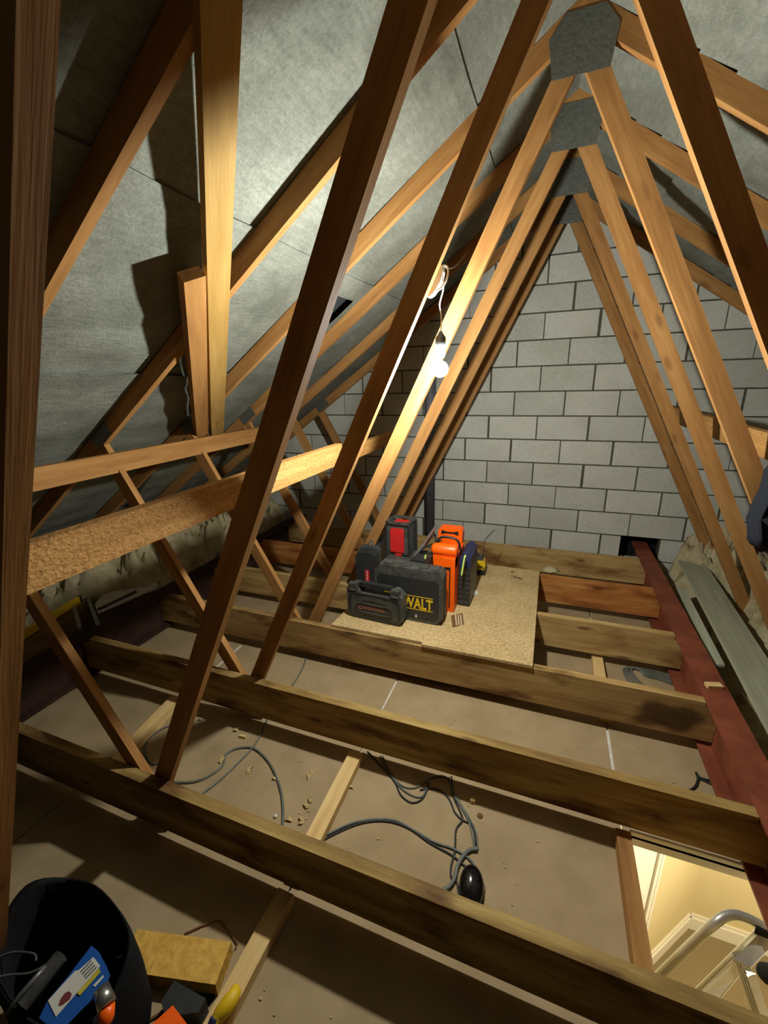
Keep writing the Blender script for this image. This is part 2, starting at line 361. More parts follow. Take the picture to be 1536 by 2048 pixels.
# roof slopes: overlapping strips of underlay, tiles above them
def slope(name, side):
    tile = struct(mesh_obj(name, prism(BM(), [(0, 0), (4.6, -PITCH*4.6), (4.6, -PITCH*4.6+.02), (0, .02)] if side > 0 else [(0, 0), (0, .02), (-4.6, -PITCH*4.6+.02), (-4.6, -PITCH*4.6)], -6.3, .12), M['tile'], None, (XR, 0, 3.30)))
    edges = [0.0, .398, 1.138, 1.878, 2.618, 3.358, 4.45] if side < 0 else [0.0, .275, .395, .52, 1.02, 1.14, 1.26, 1.88, 2.62, 3.36, 4.45]
    for i in range(len(edges)-1):
        d0, d1 = max(edges[i]-(.0 if i == 0 else .0), 0), edges[i+1]+(0 if i == len(edges)-2 else .115 if edges[i+1]-edges[i] > .2 else .03)
        bm = BM(); ny, nd = 150, 14; g = []
        for j in range(ny+1):
            y = -6.25 + 6.35*j/ny; row = []
            # sag between trusses
            ks = [t for t in TY if t <= y]; t0 = max(ks) if ks else -4.7; up_ = [t for t in TY if t > y]; t1 = min(up_) if up_ else t0+.6
            s = math.sin(math.pi*min(max((y-t0-.035)/max(t1-t0-.035, .05), 0), 1))
            for q in range(nd+1):
                d = d0 + (d1-d0)*q/nd; f = (d-d0)/(d1-d0)
                lift = -.004 + .016*f                       # the lower edge runs behind the next strip
                sg = -.016*s*(.5+.5*noise.noise((d*1.3, y*1.1, i))) + .004*noise.noise((d*9, y*3, 3.1+i))*s
                if i >= 2: sg += .010*math.sin(d*34+i+.6*noise.noise((y*2, d, 0)))*s*(1 if d > 1.55 else .35)
                row.append((side*d, y, -PITCH*d + lift + sg - .083))
            g.append(row)
        hole = lambda y, d: side < 0 and i == 2 and (-1.93 < y < -1.60) and (1.275 < d < 1.275 + .16*min(1, (y+1.93)/.12))
        V = [[bm.verts.new(p) for p in row] for row in g]
        for j in range(ny):
            for q in range(nd):
                y = -6.25+6.35*(j+.5)/ny; d = d0+(d1-d0)*(q+.5)/nd
                if hole(y, d): continue
                bm.faces.new((V[j][q], V[j+1][q], V[j+1][q+1], V[j][q+1]))
        mesh_obj('underlay_strip', bm, M['felt'], tile, smooth=True)
    return tile
slope_l = slope('roof_left', -1); slope_r = slope('roof_right', 1)
# torn flap curling in under the hole
bm = BM(); V = []
for j in range(9):
    y = -1.93 + .33*j/8; row = []
    for q in range(6):
        t = q/5; d = 1.44 - .01*t + .03*math.sin(t*2.5); row.append(bm.verts.new((-d, y - .06*t*t, -PITCH*d - .078 - .05*math.sin(t*1.7)*(.5+.5*j/8))))
    V.append(row)
for j in range(8):
    for q in range(5): bm.faces.new((V[j][q], V[j+1][q], V[j+1][q+1], V[j][q+1]))
mesh_obj('torn_flap', bm, M['felt'], slope_l, smooth=True)

# landing below the hatch
cor = Vector((1.664, -1.503, 0)); dirw = Vector((-.66, -.75, 0)).normalized(); nrm = Vector((dirw.y, -dirw.x, 0)); nrm = nrm if nrm.x > 0 else -nrm
FZ = -2.3
def wall_quad(name, a, b, z0, z1, t, mat, inward):
    a, b = Vector(a), Vector(b); bm = BM(); n = Vector(inward)*t
    p = [a, b, b-n, a-n]; lo_ = [bm.verts.new((q.x, q.y, z0)) for q in p]; hi = [bm.verts.new((q.x, q.y, z1)) for q in p]
    bm.faces.new(lo_[::-1]); bm.faces.new(hi)
    for i in range(4): bm.faces.new((lo_[i], lo_[(i+1) % 4], hi[(i+1) % 4], hi[i]))
    return struct(mesh_obj(name, bm, mat))
far = cor + dirw*3.2
wall_quad('wall_landing_left', far, cor, FZ, F0-.03, .1, M['cream'], nrm)
wall_quad('wall_landing_back', cor, Vector((3.3, -1.503, 0)), FZ, F0-.03, .1, M['cream'], Vector((0, -1, 0)))
wall_quad('wall_landing_right', Vector((3.3, -1.5, 0)), Vector((3.3, -5, 0)), FZ, F0-.03, .1, M['cream'], Vector((-1, 0, 0)))
wall_quad('wall_landing_front', Vector((-.8, -4.6, 0)), Vector((3.4, -4.6, 0)), FZ, F0-.03, .1, M['cream'], Vector((0, 1, 0)))
struct(mesh_obj('floor_landing', boxm(-.8, 3.4, -4.7, -1.4, FZ-.05, FZ), M['carpet']))
for nm, a, b, inn in (('baseboard_left', far, cor, nrm), ('baseboard_back', cor, Vector((3.3, -1.503, 0)), Vector((0, -1, 0)))):
    wall_quad(nm, a+inn*.02, b+inn*.02, FZ, FZ+.12, .02, M['gloss_white'], inn); wall_quad(nm, a+inn*.012, b+inn*.012, FZ+.12, FZ+.15, .012, M['gloss_white'], inn)
pa = at_plane(1325, 1702, cor, nrm); s1 = (pa-cor).dot(dirw)
for k, (u0, u1, t) in enumerate(((0, .03, .022), (.03, .05, .016), (.05, .085, .026))):
    wall_quad('trim_%d' % (3+k), cor+dirw*(s1+u0)+nrm*t, cor+dirw*(s1+u1)+nrm*t, FZ, -.2, t, M['gloss_white'], nrm)
wall_quad('door_1', cor+dirw*(s1+.09)+nrm*.012, cor+dirw*(s1+.85)+nrm*.012, FZ, -.25, .012, M['gloss_white'], nrm)

# ------------------------------------------------------------------ trusses
TL = ['Nearest timber truss, its single visible web rising along the left border of the picture',
      'Second timber truss, its dark near web crossing both binders in front of the rafter brace',
      'Timber truss whose dark web carries the white box of the hanging bulb',
      'Timber truss just behind the lit bulb, its web brightly lit and orange',
      'Timber truss standing over the black and orange tool cases, fourth from the block wall end',
      'Timber truss next to the last one, one spacing off the block wall',
      'Last timber truss, standing close against the grey block gable wall']
TL[4] = 'Timber truss two spacings in front of the last truss at the block wall'
mainL = lambda z: -1.122 + (z-.25)*.4985     # left edge of the left main web on the near face
mainR = lambda z: -1.036 + (z-.25)*.4985
def sx(x, side): return x if side < 0 else 2*XR - x
for k, y in enumerate(TY):
    t = thing('roof_truss', TL[k], 'truss', (XR, y, 0), 0, 'timber roof trusses')
    y1 = y + .035; xo = -.014 if k == 2 else 0.0
    for side in (-1, 1):
        flip = (lambda P: P) if side < 0 else (lambda P: [(2*XR-x, z) for x, z in P][::-1])
        raf = flip([(XR, zl(0)), (XR, zu(0)), (XR-4.3, zu(4.3)), (XR-4.3, zl(4.3))])
        poly_timber('rafter', raf, y, y1, RA if side < 0 else -RA, M['truss'], t)
        # main web: foot to ridge
        P = [(mainL(.0)+xo, .0), (mainR(.0)+xo, .0), (mainR(3.4)+xo, 3.4), (mainL(3.4)+xo, 3.4)]
        P = clip(P, 1, 0, XR-.0005); P = clip(P, -PITCH, 1, 3.118 - PITCH*XR)
        poly_timber('web', flip(P), y+.0005, y1-.0005, math.atan2(1, .4985)*(1 if side < 0 else -1), M['truss'], t)
        # rafter web: foot to the middle of the rafter
        rx = lambda z: -1.212 - (z-.25)*.548
        P = [(rx(.0)-.085, .0), (rx(.0), .0), (rx(2.2), 2.2), (rx(2.2)-.085, 2.2)]
        P = clip(P, -PITCH, 1, 3.118 - PITCH*XR)
        poly_timber('strut', flip(P), y+.0005, y1-.0005, math.atan2(1, -.548)*(1 if side < 0 else -1), M['truss'], t)
        nx = sx(-1.93, side); o = mesh_obj('nail_plate', boxm(-.075, .075, -.002, 0, -.05, .05), M['plate'], t, (nx-XR, -.0005, 1.60), (0, RA if side > 0 else -RA, 0))
    g = BM(); prism(g, [(-.105, -.13), (.105, -.13), (.125, .0), (.07, .07), (-.07, .07), (-.125, .0)], -.002, 0)
    mesh_obj('nail_plate', g, M['plate'], t, (0, -.0005, 3.09))

# binders and braces
def binder(label, x0, x1, ya, yb, z0, z1, mat='binder'):
    o = timber('binder', ((x0+x1)/2, ya, (z0+z1)/2), ((x0+x1)/2, yb, (z0+z1)/2), x1-x0, z1-z0, M[mat]); return tag(o, label, 'binder', 'longitudinal binders')
binder('Rough-sawn timber binder running from the left border towards the lit web', -.825, -.783, -4.6, -2.15, 1.374, 1.489)
binder('Short orange-lit binder length just left of the lit web below the bulb', -.825, -.783, -2.10, -1.15, 1.367, 1.452)
binder('Thin upper binder nailed across the struts below the left roof slope', -1.885, -1.848, -4.6, -1.3, 1.388, 1.494, 'truss')
binder('Timber binder on the right hand webs, in front of the block wall', 1.235, 1.275, -2.75, -.05, 1.462, 1.572)
binder('Thin upper binder on the struts below the right roof slope', 2*XR+1.848, 2*XR+1.885, -4.6, -.1, 1.388, 1.494, 'truss')
up = Vector((-PITCH, 0, 1)).normalized()
def on_raf(px, py, h): return at_plane(px, py, (XR, 0, 3.12-h), (-PITCH, 0, 1))
def brace(name, label, a, b, w, h, th, mat='brace'):
    pa, pb = on_raf(*a, h), on_raf(*b, h); d = (pb-pa).normalized(); 
    o = timber(name, pa, pb, w, th, M[mat], up=up); return tag(o, label, 'brace')
o = brace('diagonal_brace', 'Long pale diagonal brace plank nailed under the left rafters', (434, 540), (432, 880), .098, .016, .030)
pA, pB = on_raf(434, 540, .016), on_raf(433, 868, .016); dv = (pB-pA).normalized()
bpy.data.objects.remove(o); o = timber('diagonal_brace', pA - dv*2.1, pB, .098, .030, M['brace'], up=up); tag(o, 'Long pale diagonal brace plank nailed under the left rafters', 'brace')
qA, qB = on_raf(383, 548, .030), on_raf(402, 868, .030)
o = timber('brace_offcut', qA, qB, .085, .044, M['truss'], up=up); tag(o, 'Shorter brown brace length lapped on the pale diagonal brace', 'brace')

# ------------------------------------------------------------------ steel beams
def steel(label, xc, y0, y1, zb, mat):
    W, H, tf, tw = .132, .2705, .012, .008; h = W/2
    P = [(-h, 0), (h, 0), (h, tf), (tw/2, tf), (tw/2, H-tf), (h, H-tf), (h, H), (-h, H), (-h, H-tf), (-tw/2, H-tf), (-tw/2, tf), (-h, tf)]
    o = mesh_obj('steel_beam', prism(BM(), P, y0, y1), mat, None, (xc, 0, zb), bevel=.0015); return tag(o, label, 'beam', 'steel floor beams')
steel('Red oxide steel beam carrying the joist ends at the right, entering the wall hole', 1.256, -6.1, .235, -.02, M['red_steel'])
steel('Dusty brown steel beam along the left eaves under the insulation', -2.47, -6.1, -.005, -.02, M['brown_steel'])

# ------------------------------------------------------------------ deep floor joists
JL = [None, 'Nearest deep floor joist, its dark side facing the camera across the picture',
      'Second deep floor joist from the camera, along the far edge of the lit hatch',
      'Stained floor joist along the front edge of the chipboard',
      'Floor joist emerging from the middle of the right chipboard edge',
      'Orange-brown floor joist emerging from the back corner of the chipboard',
      'Floor joist lying along the foot of the block wall']
for k in range(1, 7):
    x0, x1 = -2.462, 1.250; L = x1-x0; notch = 1.188
    def shp(L_, n=notch):
        c = (x0+x1)/2; e = n-c; e0 = x0+.07-c
        return prism(BM(), [(-L_/2, -.1155), (L_/2, -.1155), (L_/2, .092), (e, .092), (e, .1155), (e0, .1155), (e0, .092), (-L_/2, .092)], -.0235, .0235)
    zc = .019 + .1155
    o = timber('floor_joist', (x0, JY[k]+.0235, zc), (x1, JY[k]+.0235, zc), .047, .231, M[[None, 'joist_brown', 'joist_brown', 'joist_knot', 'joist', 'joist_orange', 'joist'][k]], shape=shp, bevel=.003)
    tag(o, JL[k], 'joist', 'deep floor joists')

# battens on the plasterboard
def batten(label, a, b, wd, h=.045, mat='fresh', z=F0, name='batten'):
    o = timber(name, (a[0], a[1], z+h/2), (b[0], b[1], z+h/2), wd, h, M[mat]); return tag(o, label, 'batten')
batten('Pale pine batten on the floor between the nearest and second joists', (-.452, -3.43), (-.462, -2.82), .07)
batten('Pale pine batten running from the nearest joist towards the yellow glove', (-.452, -3.49), (-.462, -4.00), .068)
batten('Dusty floor batten behind the two webs at the left', (-1.60, -3.42), (-1.69, -2.82), .075)
batten('Pale batten on the floor just right of the chipboard edge', (.776, -2.13), (.774, -1.53), .066)
batten('Worn reddish trimmer along the left side of the hatch', (.768, -3.43), (.768, -2.82), .056, .06, 'truss', name='hatch_trimmer')

# chipboard sheets
o = mesh_obj('chipboard_sheet', prism(BM(), [(-.92, 0), (.362, 0), (.362, .018), (-.92, .018)], -2.19, -.885), M['chip'], None, (0, 0, .2535), bevel=.0015)
bm = BM(); 
for pts in [[(-.925, -2.172), (-.29, -2.172), (-.29, -2.196), (.362, -2.196), (.362, -.885), (-.86, -.885)]]:
    lo_ = [bm.verts.new((x, y, .2535)) for x, y in pts]; hi = [bm.verts.new((x, y, .2715)) for x, y in pts]
    bm.faces.new(lo_); bm.faces.new(hi[::-1])
    for i in range(len(pts)): bm.faces.new((lo_[i], lo_[(i+1) % len(pts)], hi[(i+1) % len(pts)], hi[i]))
bpy.data.objects.remove(o); o = mesh_obj('chipboard_sheet', bm, M['chip'], bevel=.0015); tag(o, 'Chipboard flooring sheet under the tool cases', 'board')
CZ = .2716
for q in range(7):
    c = at(1020+q*3.6+random.uniform(-4, 4), 1147+q*2.4+random.uniform(-6, 6), z=CZ+.0005); r = random.uniform(.008, .02); ang = random.random()*3; bm = BM()
    bm.faces.new([bm.verts.new((r*math.cos(ang+a)*(1.5 if i % 2 else .6), r*math.sin(ang+a)*(1.2 if i % 2 else .5), 0)) for i, a in enumerate(np.linspace(0, 6.283, 9)[:-1])])
    mesh_obj('stain', bm, M['brown_card'], o, c)

# ------------------------------------------------------------------ pendant lamp
lamp = thing('pendant_lamp', 'Lit bare bulb hanging on a white cord from the dark web', 'lamp', BULB)
bm = BM(); bmesh.ops.create_icosphere(bm, subdivisions=3, radius=BULB_R)
for v in bm.verts:
    if v.co.z > .5*BULB_R: v.co.z *= 1.0; v.co.x *= .96; v.co.y *= .96
mesh_obj('bulb', bm, M['bulb'], lamp, smooth=True)
mesh_obj('bulb_holder', lathe(BM(), [(.013, .044), (.019, .05), (.019, .085), (.022, .09), (.022, .125), (.012, .138), (.006, .15)], 16), M['dark_holder'], lamp, smooth=True)
bx = at(872, 563, y=-2.60)
top = bx - BULB
mesh_obj('cord', tube(BM(), spline([(0, 0, .145), (0.002, 0, .2), (top.x*.2, top.y*.25, .24), (top.x*.6+.01, top.y*.7, top.z-.07), (top.x+.03, top.y, top.z-.02), (top.x+.022, top.y, top.z+.02)], 5), .003, 6), M['white_plastic'], lamp, smooth=True)
bm = BM(); P = [(.024*math.cos(a), .060*math.sin(a)) for a in np.linspace(0, 2*math.pi, 17)[:-1]]
prism(bm, P, -.022, .022)
mesh_obj('cord_winder', bm, M['white_plastic'], lamp, tuple(top + Vector((-.004, 0, 0))), (0, math.radians(27), 0), bevel=.006)
mesh_obj('loop', tube(BM(), [(.024*math.cos(a), -.004, .045*math.sin(a)) for a in np.linspace(0, 2*math.pi, 20)], .004, 6, False), M['white_plastic'], lamp, tuple(top + Vector((.02, -.006, .008))), (0, math.radians(27), 0), smooth=True)
eh = at(938, 500, y=-2.15) - BULB
mesh_obj('lead', tube(BM(), spline([tuple(top + Vector((.02, 0, .05))), tuple((top+eh)*.5 + Vector((0, 0, -.01))), tuple(eh)], 6), .003, 6), M['black_cable'], lamp, smooth=True)
dh = at(858, 548, y=-2.722) - BULB
mesh_obj('lead', tube(BM(), spline([tuple(top + Vector((.0, -.0, .05))), tuple((top+dh)*.5 + Vector((0, 0, -.006))), tuple(dh)], 6), .003, 6), M['white_plastic'], lamp, smooth=True)

# ------------------------------------------------------------------ soil pipe by the wall
o = mesh_obj('vent_pipe', lathe(BM(), [(.056, -.0), (.056, 1.02), (.064, 1.02), (.064, 1.14), (.055, 1.145), (.055, 1.72), (.0555, 1.9)], 24), M['pipe'], None, (-.79, -.13, F0), smooth=True)
tag(o, 'Grey plastic vent pipe standing against the block wall', 'pipe')

# ------------------------------------------------------------------ tool cases on the chipboard
def octo(w, h, c, z0=0.0, cb=None):
    cb = c if cb is None else cb; a = w/2
    return [(-a+cb, z0), (a-cb, z0), (a, z0+cb), (a, z0+h-c), (a-c, z0+h), (-a+c, z0+h), (-a, z0+h-c), (-a, z0+cb)]
def ring(bm, outer, inner, y0, y1):
    n = len(outer); A = [[bm.verts.new((x, y, z)) for x, z in P] for P, y in ((outer, y0), (inner, y0), (outer, y1), (inner, y1))]
    for i in range(n):
        j = (i+1) % n
        bm.faces.new((A[0][i], A[0][j], A[1][j], A[1][i])); bm.faces.new((A[2][j], A[2][i], A[3][i], A[3][j]))
        bm.faces.new((A[0][j], A[0][i], A[2][i], A[2][j])); bm.faces.new((A[1][i], A[1][j], A[3][j], A[3][i]))
    return bm
# small case in front
W, H, D = .405, .258, .088
t = thing('tool_case', 'Small black carry case with copper-coloured print, frontmost on the chipboard', 'tool case', (-.662, -2.048, CZ), -.06, 'black tool cases')
P = [(-W/2+.04, 0), (W/2-.04, 0), (W/2, .04), (W/2, H-.05), (W/2-.045, H-.012), (.13, H-.012), (.105, H-.07), (-.105, H-.07), (-.13, H-.012), (-W/2+.03, H-.012), (-W/2, H-.04), (-W/2, .03)]
mesh_obj('body', prism(BM(), P, 0, D), M['black2'], t, bevel=.005)
mesh_obj('handle', prism(BM(), [(-.13, H-.02), (-.105, H-.026), (.105, H-.026), (.13, H-.02), (.118, H+.004), (-.118, H+.004)], .026, .062), M['black'], t, bevel=.004)
o1, i1 = octo(.372, .182, .03, .015), octo(.352, .162, .026, .025)
mesh_obj('lid_rim', ring(BM(), o1, i1, -.004, .002), M['black'], t)
o1, i1 = octo(.27, .074, .018, .055), octo(.256, .060, .014, .062)
mesh_obj('label_frame', ring(BM(), o1, i1, -.007, .002), M['black2'], t, bevel=.0012)
mesh_obj('finger_recess', prism(BM(), [(-.075, .148), (.075, .148), (.058, .184), (-.058, .184)], -.003, .004), M['black2'], t, bevel=.002)
mk = mesh_obj('roundel', ring(BM(), [(.018*math.cos(a), .018*math.sin(a)) for a in np.linspace(0, 2*math.pi, 17)[:-1]], [(.012*math.cos(a), .012*math.sin(a)) for a in np.linspace(0, 2*math.pi, 17)[:-1]], -.002, .001), M['brass_mark'], t, (-.102, -.001, .092))
x = -.076
bm = BM()
for q in range(11):
    wd = random.uniform(.009, .013); prism(bm, [(x, -.011), (x+wd, -.011), (x+wd, .011), (x, .011)] if q % 3 else [(x, -.011), (x+wd, -.009), (x+wd*.7, .011), (x, .011)], -.002, .001); x += wd+.0035
o = mesh_obj('wordmark', bm, M['brass_mark'], t, (0, -.001, .092)); o['kind'] = 'stuff'
for sx_ in (-.155, .155):
    l = mesh_obj('latch', boxm(-.028, .028, -.006, .035, H-.052, H+.001), M['black2'], t, (sx_, 0, 0), bevel=.004)
    mesh_obj('hasp', boxm(-.02, .02, -.008, -.005, H-.046, H-.04), M['galv'], l)
# large case with yellow lettering
W, H, D = .475, .385, .108
t = thing('tool_case', 'Large black power tool case with bold yellow lettering', 'tool case', (-.452, -1.958, CZ), -.03, 'black tool cases')
P = [(-W/2+.02, 0), (W/2-.035, 0), (W/2-.03, .015), (W/2, .045), (W/2, H-.04), (W/2-.03, H), (-W/2+.035, H), (-W/2, H-.045), (-W/2, .03)]
mesh_obj('body', prism(BM(), P, 0, D), M['black2'], t, bevel=.012)
mesh_obj('lid_rim', ring(BM(), octo(W+.008, H-.01, .04, .004), octo(W-.03, H-.05, .03, .024), D*.42, D*.58), M['black'], t)
mesh_obj('front_panel', prism(BM(), octo(W-.05, H-.10, .02, .035), -.004, .004), M['black'], t, bevel=.003)
for xx in (-.15, -.02, .10, .175):
    mesh_obj('ridge', boxm(-.028, .028, .018, D-.02, H-.004, H+.009), M['black2'], t, (xx, 0, 0), bevel=.005)
mesh_obj('lettering', boxm(-.1, .1, 0, 0.001, -.001, .001), M['yellow'], t, (0, -.0045, .5)); bpy.data.objects.remove(bpy.data.objects['lettering'])
text_mesh('lettering', 'DEWALT', .105, .0008, M['yellow'], t, (.174, -.005, .106), (math.pi/2, 0, 0), .70, .0028)
text_mesh('registered_dot', '.', .07, .0008, M['galv'], t, (.186, -.005, .106), (math.pi/2, 0, 0))
for zz in (.096, .192): mesh_obj('yellow_line', boxm(-.17, .174, -.0052, -.004, zz-.0022, zz+.0022), M['yellow'], t)
mesh_obj('white_tab', boxm(-.005, .005, -.006, -.003, .036, .056), M['white_plastic'], t, (.06, 0, 0))
# tall case seen end-on
t = thing('tool_case', 'Black case standing end-on at the left of the group, red label on its end', 'tool case', (-.868, -1.70, CZ), .10, 'black tool cases')
mesh_obj('body', prism(BM(), octo(.155, .335, .025), 0, .40), M['black'], t, bevel=.01)
mesh_obj('lid_rim', prism(BM(), octo(.172, .35, .03, -.000), .10, .14), M['black2'], t, bevel=.004)
mesh_obj('handle', tube(BM(), [(0, .12, .33), (0, .15, .362), (0, .30, .362), (0, .33, .33)], .012, 8), M['black2'], t)
lb = mesh_obj('red_label', boxm(-.016, .016, -.003, .002, .095, .20), M['red'], t, (.012, 0, 0), bevel=.001)
mesh_obj('script_mark', tube(BM(), spline([(-.006, -.0035, .105), (.004, -.0035, .12), (-.006, -.0035, .135), (.006, -.0035, .15), (-.005, -.0035, .165), (.005, -.0035, .18), (-.004, -.0035, .192)], 3), .0022, 5), M['white_plastic'], lb)
mesh_obj('latch', boxm(-.022, .022, .30, .37, .33, .352), M['red'], t, (-.02, 0, 0), bevel=.006)
# hidden black toolbox carrying the radio and charger
t = thing('toolbox', 'Black toolbox behind the large case, carrying the red box and cables', 'toolbox', (-.535, -1.83, CZ), 0)
mesh_obj('body', boxm(-.165, .165, 0, .36, 0, .27), M['black'], t, bevel=.012)
mesh_obj('lid', boxm(-.17, .17, -.004, .364, .271, .316), M['black2'], t, bevel=.012)
TB = CZ + .316
# red and black site box
t = thing('site_radio', 'Upright black box with bright red front panel and carry frame', 'radio', (-.632, -1.63, TB), -.06)
mesh_obj('body', boxm(-.082, .082, .004, .15, .012, .235), M['black2'], t, bevel=.008)
mesh_obj('front_panel', prism(BM(), [(-.056, .03), (.048, .03), (.05, .045), (.05, .2), (.04, .215), (-.046, .215), (-.056, .2)], -.006, .006), M['red'], t, bevel=.004)
for s in (-1, 1):
    for yy in (0.0, .15): mesh_obj('corner_post', tube(BM(), [(s*.086, yy, 0), (s*.09, yy, .02), (s*.09, yy, .235), (s*.082, yy, .258)], .009, 8), M['black'], t)
mesh_obj('top_frame', ring(BM(), octo(.185, .17, .02, -.085), octo(.15, .135, .015, -.0675), -.009, .009), M['black2'], t, (0, .075, .255), (math.pi/2, 0, 0), bevel=.002)
mesh_obj('top_panel', boxm(-.05, .055, .03, .12, .235, .246), M['red'], t, bevel=.004)
mesh_obj('base_badge', boxm(-.02, .03, -.008, .0, .004, .02), M['red'], t, bevel=.002)
# charger with four lights
t = thing('battery_charger', 'Low black charger with four small white lights on the large case', 'charger', (-.437, -1.80, TB), -.06)
mesh_obj('body', prism(BM(), [(-.075, 0), (.075, 0), (.07, .03), (.05, .062), (-.03, .062), (-.07, .028)], 0, .11), M['black'], t, bevel=.006)
for q in range(4): mesh_obj('light', boxm(-.004, .004, -.003, .001, .009, .016), M['led'], t, (-.055+q*.022, 0, 0))
# tangle of clamps and leads
def stick(name, label, cat, pts, r, mat, extra=None):
    base = Vector(pts[0]); o = mesh_obj(name, tube(BM(), [Vector(p)-base for p in pts], r, 8), M[mat], None, base, smooth=False); tag(o, label, cat)
    return o
stick('bar_clamp', 'Bright metal clamp bar slanting up from the charger', 'clamp', [(-.505, -1.66, TB+.012), (-.45, -1.60, TB+.09), (-.375, -1.53, TB+.22)], [.010, .013, .009], 'silver')
stick('bar_clamp', 'Dark clamp bar lying beside the bright metal clamp', 'clamp', [(-.50, -1.585, TB+.014), (-.44, -1.55, TB+.10), (-.385, -1.52, TB+.17)], [.012, .016, .012], 'black2')
for i, (lab, pts) in enumerate((('Black lead looping from the charger to the orange case', [(-.49, -1.68, TB+.02), (-.44, -1.62, TB+.085), (-.37, -1.62, TB+.12), (-.30, -1.66, TB+.17)]),
    ('Second black lead tangled over the toolbox lid', [(-.52, -1.62, TB+.015), (-.43, -1.56, TB+.07), (-.37, -1.58, TB+.05), (-.38, -1.66, TB+.01)]),
    ('Thin dark lead trailing behind the clamps', [(-.50, -1.50, TB+.01), (-.44, -1.49, TB+.11), (-.385, -1.50, TB+.15), (-.37, -1.54, TB+.02)]))):
    o = mesh_obj('lead', tube(BM(), spline(pts, 5), .006, 6), M['black_cable'], None, smooth=True); tag(o, lab, 'cable')
# orange nailer case
t = thing('nailer_case', 'Bright orange moulded case standing upright with lime straps', 'tool case', (-.22, -1.765, CZ), 0)
mesh_obj('body', prism(BM(), [(-.042, 0), (.03, 0), (.042, .015), (.042, .40), (-.042, .40)], 0, .33), M['orange'], t, bevel=.009)
mesh_obj('seam', boxm(.004, .012, -.004, .0, .03, .34), M['shade_black'], t)
bm = BM(); tube(bm, [(-.13, .05, .442), (-.122, .05, .442), (-.105, .05, .442), (.035, .05, .442), (.046, .05, .442)], [.028, .037, .044, .044, .040], 18)
mesh_obj('rounded_head', bm, M['orange'], t, smooth=True)
mesh_obj('neck', prism(BM(), [(-.11, .33), (.042, .33), (.042, .41), (-.115, .41)], .012, .09), M['orange'], t, bevel=.008)
mesh_obj('tower', prism(BM(), [(-.145, .22), (.03, .22), (.036, .50), (.022, .522), (-.125, .522), (-.142, .50)], .27, .35), M['orange'], t, bevel=.010)
mesh_obj('hollow', prism(BM(), [(-.118, .475), (-.08, .486), (-.03, .486), (.008, .475), (.006, .505), (-.03, .495), (-.08, .495), (-.116, .505)], .264, .272), M['shade_black'], t)  # solid dark piece painted as the shade of a recess
mesh_obj('carry_strap', tube(BM(), spline([(-.13, .16, .44), (-.09, .15, .492), (-.02, .15, .497), (.03, .15, .475), (.05, .15, .40)], 5), .009, 6), M['black'], t, smooth=True)
mesh_obj('lime_strap', boxm(.043, .052, .03, .075, .285, .42), M['lime'], t, (0, 0, 0), (0, .12, 0), bevel=.003)
mesh_obj('lime_strap', boxm(-.14, -.133, .0, .03, .36, .41), M['lime'], t, (0, 0, 0), (0, -.08, 0), bevel=.002)
mesh_obj('dark_slot', boxm(-.03, .01, -.002, .014, .318, .338), M['shade_black'], t)
# narrow black case
t = thing('tool_case', 'Narrow ribbed black case with dark blue top, right of the orange case', 'tool case', (-.132, -1.655, CZ), 0, 'black tool cases')
mesh_obj('body', prism(BM(), octo(.086, .30, .012), 0, .30), M['black'], t, bevel=.006)
mesh_obj('blue_top', prism(BM(), octo(.08, .095, .03, .301, .004), .01, .28), M['navy'], t, bevel=.01)
for q in range(6):
    for s in (-.022, .022): mesh_obj('rib', boxm(-.013, .013, -.004, .003, .03+q*.037, .038+q*.037), M['black2'], t, (s, 0, 0), bevel=.0015)
mesh_obj('white_tab', boxm(-.018, .012, -.004, .0, .262, .27), M['galv'], t)
# yellow and black laser
t = thing('laser_level', 'Small yellow and black tool standing near the back joist', 'tool', (-.112, -1.115, CZ), .05)
mesh_obj('base', boxm(-.052, .056, 0, .09, 0, .044), M['black'], t, bevel=.004)
mesh_obj('body', prism(BM(), [(-.05, .0), (.05, .0), (.054, .05), (.042, .082), (-.045, .082)], .005, .085), M['yellow'], t, (0, 0, .044), bevel=.008)
mesh_obj('cap', prism(BM(), octo(.078, .035, .014), .01, .08), M['black2'], t, (-.004, 0, .122), bevel=.005)
mesh_obj('knob', lathe(BM(), [(.017, 0), (.017, .02), (.012, .026)], 12, (-.02, .04, .156)), M['black'], t)
mesh_obj('arch', tube(BM(), [(.018+.026*math.cos(a), -.002, .052+.026*math.sin(a)) for a in np.linspace(0, math.pi, 10)], .004, 6), M['black'], t)
mesh_obj('lead', tube(BM(), spline([(.03, .03, .155), (.035, .05, .22), (.03, .12, .26), (.1, .25, .32)], 5), .003, 6), M['black_cable'], t)

def plate(name, px, p0, n, th, mat, parent=None, bevel=0.0):
    n = Vector(n).normalized(); P = [at_plane(a, b, p0, n) for a, b in px]; c = sum(P, Vector())/len(P); bm = BM()
    base = c - Vector(parent.location) if parent else c
    lo_ = [bm.verts.new(p-c) for p in P]; hi = [bm.verts.new(p-c+n*th) for p in P]
    bm.faces.new(lo_); bm.faces.new(hi[::-1])
    for i in range(len(P)): bm.faces.new((lo_[i], lo_[(i+1) % len(P)], hi[(i+1) % len(P)], hi[i]))
    return mesh_obj(name, bm, M[mat], parent, base, bevel=bevel)
t = thing('marker', 'Yellow and white marker strip lying behind the narrow black case', 'marker', at(946, 1180, z=CZ))
plate('barrel', [(936, 1166), (943, 1163), (953, 1183), (944, 1184)], (0, 0, CZ), (0, 0, 1), .012, 'yellow', t, .002)
plate('white_end', [(944, 1184), (953, 1183), (956, 1189), (947, 1191)], (0, 0, CZ), (0, 0, 1), .012, 'white_plastic', t, .002)
